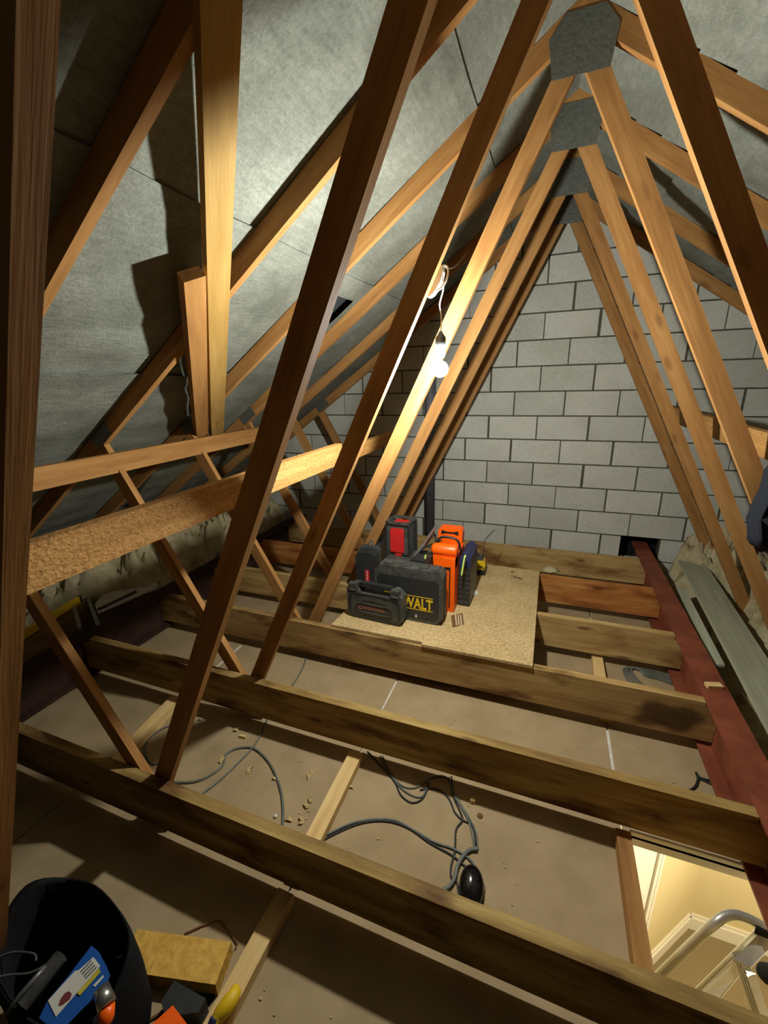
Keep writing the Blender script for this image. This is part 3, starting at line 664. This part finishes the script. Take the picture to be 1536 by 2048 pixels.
t = thing('card_packet', 'Small brown packet with pale stripes on the chipboard', 'packet', at(914, 1241, z=CZ))
plate('packet', [(902, 1232), (925, 1227), (928, 1249), (905, 1255)], (0, 0, CZ), (0, 0, 1), .004, 'brown_card', t, .001)
for a in (910, 915, 920): plate('stripe', [(a, 1230), (a+2.2, 1229.5), (a+4.2, 1250), (a+2, 1250.5)], (0, 0, CZ+.004), (0, 0, 1), .001, 'card_white', t)

# ------------------------------------------------------------------ cables on the plasterboard
def cable(label, px, r=.0042, mat='cable', z=None, n=5, lift=None):
    z = F0 + (r if z is None else z); P = []
    for i, q in enumerate(px): P.append(at(q[0], q[1], z=z + (q[2] if len(q) > 2 else 0)))
    c = P[0].copy(); o = mesh_obj('cable', tube(BM(), [p-c for p in spline(P, n)], r, 6), M[mat], None, c, smooth=True); return tag(o, label, 'cable')
cable('Grey cable loop behind the foot of the second truss web', [(372, 1446), (345, 1449), (310, 1466), (290, 1490), (292, 1512), (306, 1528), (330, 1520)], .005)
cable('Grey twin cable arching across the floor left of the pale batten', [(345, 1565), (390, 1563), (425, 1548), (446, 1530), (453, 1508), (478, 1496), (510, 1498), (540, 1528), (560, 1575), (566, 1620), (564, 1660)], .006)
cable('Straight grey cable running out from below the second joist', [(398, 1592), (440, 1560), (480, 1522), (505, 1495), (522, 1468), (534, 1440)], .005)
cable('Upper grey cable curving from the batten to the black dome', [(606, 1678), (650, 1670), (700, 1648), (745, 1639), (790, 1641), (830, 1662), (868, 1684), (905, 1697), (935, 1715), (955, 1740), (968, 1772), (966, 1788)], .005)
cable('Lower dark cable curving below the grey one to the black dome', [(628, 1692), (665, 1670), (720, 1647), (770, 1642), (815, 1655), (860, 1686), (900, 1708), (925, 1728), (948, 1748)], .0045, 'black_cable')
cable('Dark cable sagging lowest from under the second joist', [(735, 1503), (770, 1540), (790, 1565), (802, 1590), (822, 1605), (842, 1600), (853, 1582), (858, 1566)], .004, 'black_cable')
cable('Grey cable sagging second from under the second joist', [(760, 1512), (778, 1545), (800, 1574), (822, 1590), (842, 1594), (852, 1580), (856, 1556)], .004)
cable('Grey cable dipping then rising to the cable knot', [(765, 1512), (785, 1550), (805, 1572), (832, 1575), (862, 1556), (885, 1552), (900, 1562), (910, 1590), (935, 1630), (952, 1665), (956, 1700)], .004)
cable('Reddish dark cable wandering towards the hole in the board', [(840, 1580), (868, 1577), (890, 1588), (902, 1605), (910, 1625), (925, 1640), (945, 1652), (952, 1690)], .004, 'black_cable')
cable('Grey cable dropping straight from the second joist to the hole', [(898, 1555), (908, 1590), (925, 1618), (940, 1650), (950, 1700)], .0045)
cable('Dark cable crossing the others near the hole', [(903, 1553), (907, 1592), (920, 1622), (925, 1640), (912, 1660), (910, 1700), (902, 1735), (903, 1755), (914, 1765), (918, 1800)], .0042, 'black_cable')
cable('Thick grey sheathed cable curling from the hole past the dome', [(955, 1699), (940, 1700), (925, 1714), (914, 1735), (909, 1757), (895, 1776), (875, 1783), (852, 1780)], .0085)
cable('Grey cable lying in front of the chipboard joist', [(613, 1312), (608, 1330), (598, 1350), (584, 1372)], .005)
for i, lab in enumerate(('outermost', 'second', 'third', 'fourth', 'innermost')):
    d = i*4
    cable('Grey cable in the coil by the red beam, %s of five' % lab, [(1262+d*1.6, 1372), (1250+d*1.1, 1352-d*.2), (1247+d, 1338), (1262+d, 1334+d*.3), (1290, 1338+d*.8), (1318, 1344+d*.9), (1345, 1352+d)], .005, z=.006+.004*(i % 3))
cable('Dark cut cable sticking up beside the red beam', [(1366, 1585), (1385, 1578), (1396, 1560), (1392, 1545), (1402, 1556), (1425, 1562)], .005, 'black_cable')
cable('Second dark cable end beside the red beam', [(1375, 1583), (1392, 1572), (1398, 1558), (1425, 1570)], .005, 'black_cable')
# black dome
c = at(943, 1772, z=F0+.03); bm = BM(); bmesh.ops.create_uvsphere(bm, u_segments=28, v_segments=18, radius=1)
for v in bm.verts: v.co.x *= .047; v.co.y *= .072; v.co.z = v.co.z*.030 if v.co.z > 0 else v.co.z*.022
t = thing('speaker_dome', 'Glossy black domed disc lying among the grey cables', 'speaker', (c.x, c.y, F0), .12)
mesh_obj('dome', bm, M['gloss'], t, (0, 0, .028), (.16, 0, 0), smooth=True)
bm = BM(); lathe(bm, [(.9, 0), (1, .3), (1, .7), (.9, 1)], 28)
for v in bm.verts: v.co.x *= .0475; v.co.y *= .0725; v.co.z *= .012
mesh_obj('base', bm, M['black'], t, (0, 0, .004), (.16, 0, 0), smooth=True)

# ------------------------------------------------------------------ debris
def chip(name, label, cat, px, size, mat='fresh', rot=0.0, z=F0):
    c = at(*px, z=z); o = mesh_obj(name, boxm(-size[0]/2, size[0]/2, -size[1]/2, size[1]/2, 0, size[2]), M[mat], None, c, (0, 0, rot), bevel=.001); return tag(o, label, cat)
chip('wood_offcut', 'Tiny pale wood cube lying by the second joist shadow', 'offcut', (945, 1604), (.022, .018, .02), 'fresh', .2)
chip('wood_offcut', 'Small pale wood scrap on the floor behind the second web', 'offcut', (486, 1475), (.04, .014, .014), 'fresh', .1)
chip('wood_offcut', 'Short pale packing block lying across the red beam', 'offcut', (1427, 1374), (.075, .035, .018), 'fresh', .25, .2505)
o = mesh_obj('board_hole', lathe(BM(), [(.014, 0), (.012, .004), (.004, .006)], 10), M['brown_card'], None, at(960, 1632, z=F0), smooth=True); tag(o, 'Dark brown knot of debris near the wood cube', 'debris')
o = mesh_obj('white_bead', lathe(BM(), [(.004, 0), (.008, .004), (.008, .008), (.003, .012)], 10), M['white_plastic'], None, at(551, 1634, z=F0), smooth=True); tag(o, 'Tiny white bead on the floor near the nearest joist', 'debris')
def shaving(px, s):
    c = at(*px, z=F0+.001); bm = BM(); a0 = random.random()*6; k = 5; V = []
    for i in range(k):
        t_ = i/(k-1); V.append((bm.verts.new((s*(t_-.5), -s*.22, s*.35*math.sin(t_*3.1)*random.uniform(.5, 1.2)+.002)), bm.verts.new((s*(t_-.5)*.8, s*.22, s*.30*math.sin(t_*3.1+.3)+.002))))
    for a, b in zip(V, V[1:]): bm.faces.new((a[0], b[0], b[1], a[1]))
    o = mesh_obj('wood_shaving', bm, M['dust'], None, c, (0, 0, a0)); return tag(o, 'Curled pale wood shaving scattered on the plasterboard floor', 'shaving', 'wood shavings on the floor')
for px in [(440, 1525), (446, 1520), (497, 1544), (500, 1540), (548, 1558), (618, 1554), (624, 1548), (620, 1600), (612, 1612), (604, 1640), (600, 1648), (578, 1640), (470, 1462), (478, 1458), (702, 1575), (392, 1432), (400, 1440), (150, 1812), (158, 1806), (145, 1818), (315, 1440), (275, 1470), (330, 1432), (680, 1330), (700, 1330)]:
    shaving(px, random.uniform(.022, .045))
bm = BM()
for q in range(260):
    r = random.random(); X = random.uniform(-1.6, 1.1); Y = random.choice((random.uniform(-3.40, -2.85), random.uniform(-2.72, -2.25), random.uniform(-3.95, -3.5)))
    s = random.uniform(.0015, .005)
    if (.7 < X and Y < -2.75) or (Y < -3.5 and X < -.4): continue
    box(bm, X-s, X+s, Y-s*.7, Y+s*.7, F0, F0+s)
o = mesh_obj('sawdust_crumbs', bm, M['dust']); tag(o, 'Fine crumbs and sawdust strewn over the plasterboard', 'debris', None, 'stuff')
o = mesh_obj('rag', lathe(BM(), [(.05, 0), (.06, .012), (.03, .03), (.01, .034)], 12), M['wool'], None, at(1100, 1142, z=.254), (0, 0, 0), smooth=True); 
for v in o.data.vertices: v.co.x *= 1.2; v.co += Vector(noise.noise_vector(v.co*40))*.01; v.co.z = max(v.co.z, 0)
tag(o, 'Small grey rag on the joist at the chipboard corner', 'rag')

# ------------------------------------------------------------------ insulation
def wool(name, label, x0, x1, y0, y1, base, nx=90, ny=230, seed=0, edge=None):
    bm = BM(); G = []
    for j in range(ny+1):
        y = y0 + (y1-y0)*j/ny; row = []
        for i in range(nx+1):
            x = x0 + ((edge(y) if edge else x1)-x0)*i/nx; e = min(i, nx-i, 6)/6*min(j, ny-j, 4)/4
            p = Vector((x*3.1+seed, y*3.1, seed)); n = noise.noise(p); m = abs(noise.noise(p*2.3)); f = abs(noise.noise(Vector((x*6+n*1.5, y*6-n, seed+3))))
            z = base(x, y) + .12*n + .15*(1-m)**2 - .13*(1-min(f*4, 1)) + .02*noise.noise(p*9) + .11*(1-min(abs(noise.noise(Vector((x*9+n*2, y*7+n*3, seed+8))))*3.2, 1))*-.8 + .05*noise.noise(p*3.3)
            row.append(bm.verts.new((x + .05*e*noise.noise(p*1.7+Vector((5, 0, 0))), y + .05*e*noise.noise(p*1.9), max(F0 + (z-F0)*e, F0+.002) if e < 1 else max(z, F0+.01))))
        G.append(row)
    for j in range(ny):
        for i in range(nx): bm.faces.new((G[j][i], G[j][i+1], G[j+1][i+1], G[j+1][i]))
    o = mesh_obj(name, bm, M['wool'], smooth=True); return tag(o, label, 'insulation', None, 'stuff')
wool('mineral_wool', 'Crumpled cream mineral wool along the left eaves', -4.0, -2.56, -5.2, -.05, lambda x, y: .22 + .34*min(max((-2.54-.60*min(max((-2.15-y)/.4, 0), 1)-x)/.35, 0), 1) - max(0, -3.0-x)*.55 + .10*math.exp(-((y+1.6)/.8)**2), seed=2, edge=lambda y: -2.56 - .62*min(max((-2.15-y)/.4, 0), 1))
wool('mineral_wool', 'Crumpled cream mineral wool along the right eaves by the wall', 1.40, 3.4, -4.4, -.05, lambda x, y: (.14 + .24*min(max((x-1.40)/.45, 0), 1)) - .34*min(max((1.78-x)/.12, 0), 1)*min(max((-.42-y)/.15, 0), 1) - max(0, x-2.3)*.2 + (.10 if y > -.6 and x < 1.9 else 0), seed=9)

# boards and bits beside the right beam
t = tag(timber('loose_board', (1.56, -.40, .290), (1.44, -3.0, .268), .205, .018, M['grey_wood'], up=Vector((.12, 0, 1)), bevel=.001), 'Wide grey-green board lying beside the red beam', 'board')
tag(timber('loose_board', (1.412, -.72, .205), (1.375, -1.75, .20), .055, .016, M['grey_wood'], up=Vector((-.25, 0, 1)), bevel=.001), 'Narrow grey strip between the red beam and wide board', 'board')
for i, px in enumerate([(1312, 1155), (1335, 1205), (1362, 1262)]):
    c = at(*px, z=.2); o = mesh_obj('splinter', prism(BM(), [(-.02, 0), (.025, .004), (.01, .012), (-.015, .01)], -.06, .05), M['fresh'], None, c, (0, .3, .35)); tag(o, 'Pale splinter of board by the beam, %s from the wall' % ('first', 'second', 'third')[i], 'splinter')

# cloth at the right edge
bm = BM(); CO = [(1560, 905), (1538, 935), (1522, 972), (1505, 1012), (1497, 1045), (1492, 1074), (1500, 1088), (1520, 1098), (1545, 1114), (1575, 1130), (1600, 1060), (1600, 960)]
cc = at(1550, 1030, y=-2.26); rings = []
for q in range(9):
    t_ = q/8; y_ = -.07 + .13*t_; sc = .80 + .20*math.sin(math.pi*t_); row = []
    for i, (px_, py_) in enumerate(CO):
        p = at(px_, py_, y=-2.26) - cc; n_ = .012*noise.noise(Vector((i*1.3, q*.8, 4)))
        row.append(bm.verts.new((p.x*sc + n_, y_ + .015*math.sin(i*2.1), p.z*sc + n_)))
    rings.append(row)
for p, q in zip(rings, rings[1:]):
    for k in range(len(CO)): bm.faces.new((p[k], p[(k+1) % len(CO)], q[(k+1) % len(CO)], q[k]))
bm.faces.new(rings[0][::-1]); bm.faces.new(rings[-1])
bmesh.ops.subdivide_edges(bm, edges=list(bm.edges), cuts=1, smooth=.6, use_grid_fill=True)
o = mesh_obj('work_coat', bm, M['cloth_grey'], None, cc, smooth=True); tag(o, 'Dark blue-grey coat hanging on a right web at the edge', 'coat')

# ------------------------------------------------------------------ left eaves: straps, level, offcut sheet
def strap(label, pa, pb, drop=.07):
    a, b = at(*pa, z=.2545), at(*pb, z=.2545); d = (b-a).normalized(); sd = Vector((-d.y, d.x, 0))*.0125; bm = BM()
    P = [a, b, b + d*.006 + Vector((0, 0, -drop))]; T = Vector((0, 0, .0016)); rows = [[bm.verts.new(p+s*sd+tt) for s in (-1, 1)] for p, tt in ((P[0], T*0), (P[0], T), (P[1], T), (P[2], d*.0016), (P[2], T*0), (P[1]-d*.0016, T*0))]
    for i in range(len(rows)):
        q, r = rows[i], rows[(i+1) % len(rows)]; bm.faces.new((q[0], q[1], r[1], r[0]))
    bm.faces.new([r[0] for r in rows]); bm.faces.new([r[1] for r in rows][::-1])
    return tag(mesh_obj('metal_strap', bm, M['galv']), label, 'strap', 'metal straps on the left beam')
strap('Galvanised strap over the left beam beside the yellow level tip', (176, 1196), (196, 1250))
strap('Galvanised strap crossing below the yellow level', (146, 1208), (160, 1256))
strap('Galvanised strap over the left beam behind the second strut', (372, 1148), (384, 1178))
strap('Grey strap lying flat on the insulation edge', (292, 1146), (318, 1166), .0)
strap('Grey strap lying flat next to the offcut sheet', (262, 1158), (296, 1178), .0)
strap('Galvanised strap by the damaged web edge', (432, 1075), (437, 1110))
tag(timber('timber_plate', (-2.80, -3.6, .098), (-2.97, -2.30, .098), .045, .30, M['joist_brown']), 'Dark timber on edge under the yellow spirit level', 'timber')
lv = thing('spirit_level', 'Yellow spirit level lying along the left beam', 'spirit level', at(110, 1230, z=.275))
a, b = at(30, 1280, z=.275), at(157, 1199, z=.275)
timber('bar', a, b, .024, .05, M['yellow'], parent=lv); timber('end_cap', b, b+(b-a).normalized()*.02, .026, .052, M['black'], parent=lv)
o = plate('plasterboard_offcut', [(196, 1228), (312, 1178), (316, 1170), (304, 1163), (268, 1166), (205, 1193), (190, 1212)], (0, 0, .2545), (0, 0, 1), .0125, 'white_plaster', None, .001); tag(o, 'Pale plasterboard offcut lying on the left beam', 'offcut')
o = tag(timber('black_bar', at(196, 1219, z=.275), at(272, 1183, z=.275), .02, .016, M['black']), 'Black tool bar lying on the pale offcut', 'tool')

# ------------------------------------------------------------------ ladder in the hatch
lad = thing('step_ladder', 'Aluminium step ladder standing in the lit hatch', 'ladder', (1.12, -3.1, FZ))
def lp(px, py, z): return at(px, py, z=z-.035) - Vector((1.12, -3.1, FZ))
top_ = [lp(1398, 1874, -.20), lp(1418, 1856, -.12), lp(1434, 1843, -.085), lp(1450, 1832, -.07), lp(1472, 1829, -.065), lp(1500, 1838, -.065), lp(1532, 1854, -.065)]
a = lp(1296, 1972, -.62); d = (a - top_[0]).normalized(); foot = a + d*((a.z)/max(-d.z, .05))
mesh_obj('hoop', tube(BM(), [foot, a] + spline(top_, 4) + [lp(1560, 1870, -.08)], .0165, 10), M['alu'], lad, smooth=True)
mesh_obj('brace_rod', tube(BM(), [lp(1368, 2007, -.70), lp(1521, 1857, -.10)], .009, 8), M['alu'], lad)
bm = BM(); Q = [lp(1521, 1864, -.12), lp(1552, 1884, -.12), lp(1502, 1934, -.17), lp(1467, 1918, -.17)]
def slab_(bm, Q, th):
    lo_ = [bm.verts.new(q-Vector((0, 0, th))) for q in Q]; hi = [bm.verts.new(q) for q in Q]; bm.faces.new(lo_[::-1]); bm.faces.new(hi)
    for i in range(4): bm.faces.new((lo_[i], lo_[(i+1) % 4], hi[(i+1) % 4], hi[i]))
    return bm
mesh_obj('platform', slab_(bm, Q, .012), M['alu'], lad)
mesh_obj('tread', slab_(BM(), [lp(1467, 1926, -.46), lp(1478, 1952, -.50), lp(1440, 1999, -.62), lp(1391, 1992, -.60)], .012), M['alu'], lad)
mesh_obj('end_cap', slab_(BM(), [lp(1514, 1842, -.06), lp(1550, 1852, -.06), lp(1552, 1872, -.06), lp(1512, 1856, -.06)], .03), M['shade_black'], lad, bevel=.004)
p0, p1 = lp(1487, 1926, -.19), lp(1530, 2056, -.62); d = (p1-p0).normalized(); p2 = p0 + d*(p0.z/max(-d.z, .1))
sd = d.cross(Vector((0, 0, 1))).normalized(); nn = sd.cross(d)
st = mesh_obj('stile', boxm(0, (p2-p0).length, -.034, .034, -.010, .010), M['alu'], lad, p0, bevel=.002); st.rotation_euler = Matrix((d, sd, d.cross(sd))).transposed().to_euler()
for q in (-.03, -.011, .011, .03):
    mesh_obj('stile_rib', boxm(.002, (p2-p0).length, q-.0045, q+.0045, -.015, .015), M['alu'], st, bevel=.001)
o = mesh_obj('dark_foot', lathe(BM(), [(.02, 0), (.03, .02), (.03, .09), (.018, .12)], 14), M['shade_black'], lad, lp(1524, 1945, -.17), (.5, .3, 0), smooth=True)

# ------------------------------------------------------------------ bag and tools in the near corner
BP = Vector((-.845, -3.985, F0))
bag = thing('tool_bag', 'Black open tool bag on the floor in the near left corner', 'bag', BP)
bm = BM(); n = 40; prof = [(.92, 0), (1.0, .06), (1.02, .16), (.98, .24), (.94, .262), (.88, .25), (.86, .16), (.80, .12)]; rings = []
for r, z in prof:
    row = []
    for k in range(n):
        a = 2*math.pi*k/n; ca, sa = math.cos(a), math.sin(a); rr = (abs(ca)**3+abs(sa)**3)**(-1/3)
        zz = z*(1 + (.42*max(sa, 0)**2 + .48*max(-ca, 0)**2)*(1 if z > .1 else 0) + .04*math.sin(a*5)); row.append(bm.verts.new((ca*rr*.20*r, sa*rr*.125*r, zz*1.15)))
    rings.append(row)
for p, q in zip(rings, rings[1:]):
    for k in range(n): bm.faces.new((p[k], p[(k+1) % n], q[(k+1) % n], q[k]))
bm.faces.new(rings[0][::-1]); bm.faces.new(rings[-1]); mesh_obj('body', bm, M['cloth_black'], bag, smooth=True)
P = [at(x_, y_, y=-3.868) for x_, y_ in [(72, 1880), (80, 1848), (95, 1834), (140, 1824), (180, 1828), (210, 1848), (226, 1872), (240, 1910), (246, 1960)]]
poly = [(p.x-BP.x, p.z-BP.z) for p in P] + [(P[-1].x-BP.x, .06), (P[0].x-BP.x, .06)]
mesh_obj('back_flap', prism(BM(), poly, .098, .125), M['cloth_black'], bag, bevel=.006)
for zz in (.27, .235): mesh_obj('seam_stitch', tube(BM(), [at(232, 1916 + (.27-zz)*1000, y=-3.90)-BP, at(244, 1912+(.27-zz)*1000, y=-3.90)-BP], .003, 5), M['white_plastic'], bag)
BN = Vector((.35, -.25, .9)).normalized(); B0 = (-.69, -4.0, .30)
pk = thing('blade_pack', 'Blue carded blade pack with white label in the tool bag', 'packet', at_plane(160, 1975, B0, BN))
plate('card', [(184, 1892), (198, 1904), (212, 1930), (221, 1952), (208, 1982), (170, 2014), (118, 2068), (80, 2036), (96, 2003), (140, 1950)], B0, BN, .008, 'blue', pk, .002)
B1 = Vector(B0) + BN*.0085
plate('white_label', [(187, 1914), (201, 1932), (112, 2034), (96, 2001), (150, 1942), (158, 1940)], B1, BN, .001, 'paper', pk)
for q in range(4): plate('print_line', [(182+q*3.4, 1920+q*4.3), (183.6+q*3.4, 1922+q*4.3), (162+q*3.2, 1945+q*4.3), (160.4+q*3.2, 1943+q*4.3)], B1+BN*.001, BN, .0006, 'galv', pk)
plate('blade_picture', [(138, 1982), (144, 1988), (140, 1998), (126, 2009), (117, 2012), (121, 1998), (130, 1986)], B1+BN*.001, BN, .0008, 'maroon', pk)
plate('yellow_print', [(198, 1936), (201, 1944), (160, 1991), (154, 1986)], B1+BN*.0012, BN, .0006, 'lime_yel', pk)
plate('white_print', [(206, 1950), (208, 1954), (190, 1974), (186, 1971)], B1+BN*.0005, BN, .0006, 'paper', pk)
sl = thing('sealant_tube', 'Silver tube with orange end in the tool bag', 'tube', at(205, 1995, z=.29))
q0, q1, q2 = at(202, 1978, z=.30), at(214, 2012, z=.29), at(212, 2050, z=.26)
mesh_obj('barrel', tube(BM(), [q0-sl.location, q1-sl.location], [.020, .022], 14), M['silver'], sl, smooth=True)
mesh_obj('orange_end', tube(BM(), [q1-sl.location, (q1*.3+q2*.7)-sl.location, q2-sl.location], [.0185, .0185, .012], 14), M['orange'], sl, smooth=True)
o = mesh_obj('clear_tube', tube(BM(), [at(122, 1912, z=.31), at(104, 1935, z=.30), at(45, 2010, z=.28)], .021, 16, False), M['clear'], None, smooth=True); tag(o, 'Clear plastic tube standing in the tool bag', 'tube')
o = mesh_obj('steel_scriber', tube(BM(), [at(10, 2030, z=.30), at(40, 1990, z=.31), at(92, 1932, z=.32)], [.003, .006, .007], 8), M['clear'], None, smooth=True); tag(o, 'Slim grey rod slanting across the tool bag', 'tool')
for lab, pts in (('Upper grey pouch rim in the tool bag', [(-10, 1918), (12, 1908), (35, 1904), (68, 1908), (72, 1922)]), ('Lower grey pouch rim in the tool bag', [(-10, 1956), (20, 1950), (60, 1946), (92, 1930)])):
    o = mesh_obj('pouch_rim', tube(BM(), spline([at(a_, b_, z=.30) for a_, b_ in pts], 4), .003, 6), M['clear'], None, smooth=True); tag(o, lab, 'pouch')
# insulation slab offcut
a, b = at(248, 1896, z=F0+.06), at(447, 1924, z=F0+.06); c = (a+b)/2; ang = math.atan2(b.y-a.y, b.x-a.x); L = (b-a).length
t = thing('slab_offcut', 'Yellow insulation slab offcut with a frayed grey end', 'offcut', (c.x, c.y, F0), ang)
mesh_obj('slab', boxm(-L/2+.01, L/2, -.055, .055, 0, .058), M['slab'], t, bevel=.004)
bm = BM(); bmesh.ops.create_grid(bm, x_segments=10, y_segments=6, size=.5)
for v in bm.verts: v.co = Vector((-L/2 + .012 - .02*abs(noise.noise(Vector((v.co.x*9, v.co.y*9, 1)))) - .016, v.co.x*.122, .03+v.co.y*.064))
mesh_obj('frayed_end', bm, M['slab_end'], t)
def rod(label, px, r, mat, z=F0+.006, cat='wire', name='bent_wire'):
    P = [at(q[0], q[1], z=z+(q[2] if len(q) > 2 else 0)) for q in px]; o = mesh_obj(name, tube(BM(), [p-P[0] for p in P], r, 6), M[mat], None, P[0]); return tag(o, label, cat)
rod('Thin brown bent wire beside the yellow slab offcut', [(368, 1868), (405, 1851), (432, 1841), (438, 1840), (446, 1848), (462, 1868), (475, 1888), (471, 1897)], .0028, 'brown_card')
rod('Dark wire bent into an open square near the black box', [(345, 1957), (310, 1962), (296, 1964), (291, 1972), (289, 2020), (293, 2034), (302, 2038), (318, 2028), (336, 2012)], .0042, 'brown_card')
t = thing('hand_tool', 'Black block tool with an orange plate at the lower edge', 'tool', at(385, 2020, z=F0))
plate('block', [(356, 1988), (418, 2024), (404, 2052), (338, 2060), (330, 2030)], (0, 0, F0), (0, 0, 1), .07, 'black', t, .004)
plate('orange_plate', [(346, 2012), (300, 2054), (378, 2054)], (0, 0, F0+.085), (0, 0, 1), .004, 'orange', t)
t.location = t.location
o = plate('black_sheet', [(376, 1962), (448, 1957), (432, 1988), (420, 2012), (352, 1982)], (0, 0, F0), (0, 0, 1), .006, 'shade_black'); tag(o, 'Dark rubber sheet under the end of the slab offcut', 'sheet')
o = plate('metal_scrap', [(346, 1970), (386, 1969), (378, 1990), (352, 1980)], (0, 0, F0+.008), (0, 0, 1), .004, 'clear'); tag(o, 'Grey metal scrap on the dark rubber sheet', 'scrap')
g = thing('tool_grip', 'Soft yellow tool grip lying on the pale batten', 'tool', at(455, 2005, z=F0+.05))
pts = [at(470, 1976, z=F0+.062), at(468, 1990, z=F0+.068), at(455, 2010, z=F0+.066), at(438, 2032, z=F0+.055), at(428, 2052, z=F0+.05)]
mesh_obj('grip', tube(BM(), [p-g.location for p in spline(pts, 4)], [.012 + .012*math.sin(math.pi*min(1, (q+.5)/len(spline(pts, 4)))) for q in range(len(spline(pts, 4)))], 12), M['yellow'], g, smooth=True)
mesh_obj('dark_band', tube(BM(), [at(428, 2036, z=F0+.07)-g.location, at(422, 2052, z=F0+.06)-g.location], .012, 8), M['navy'], g)
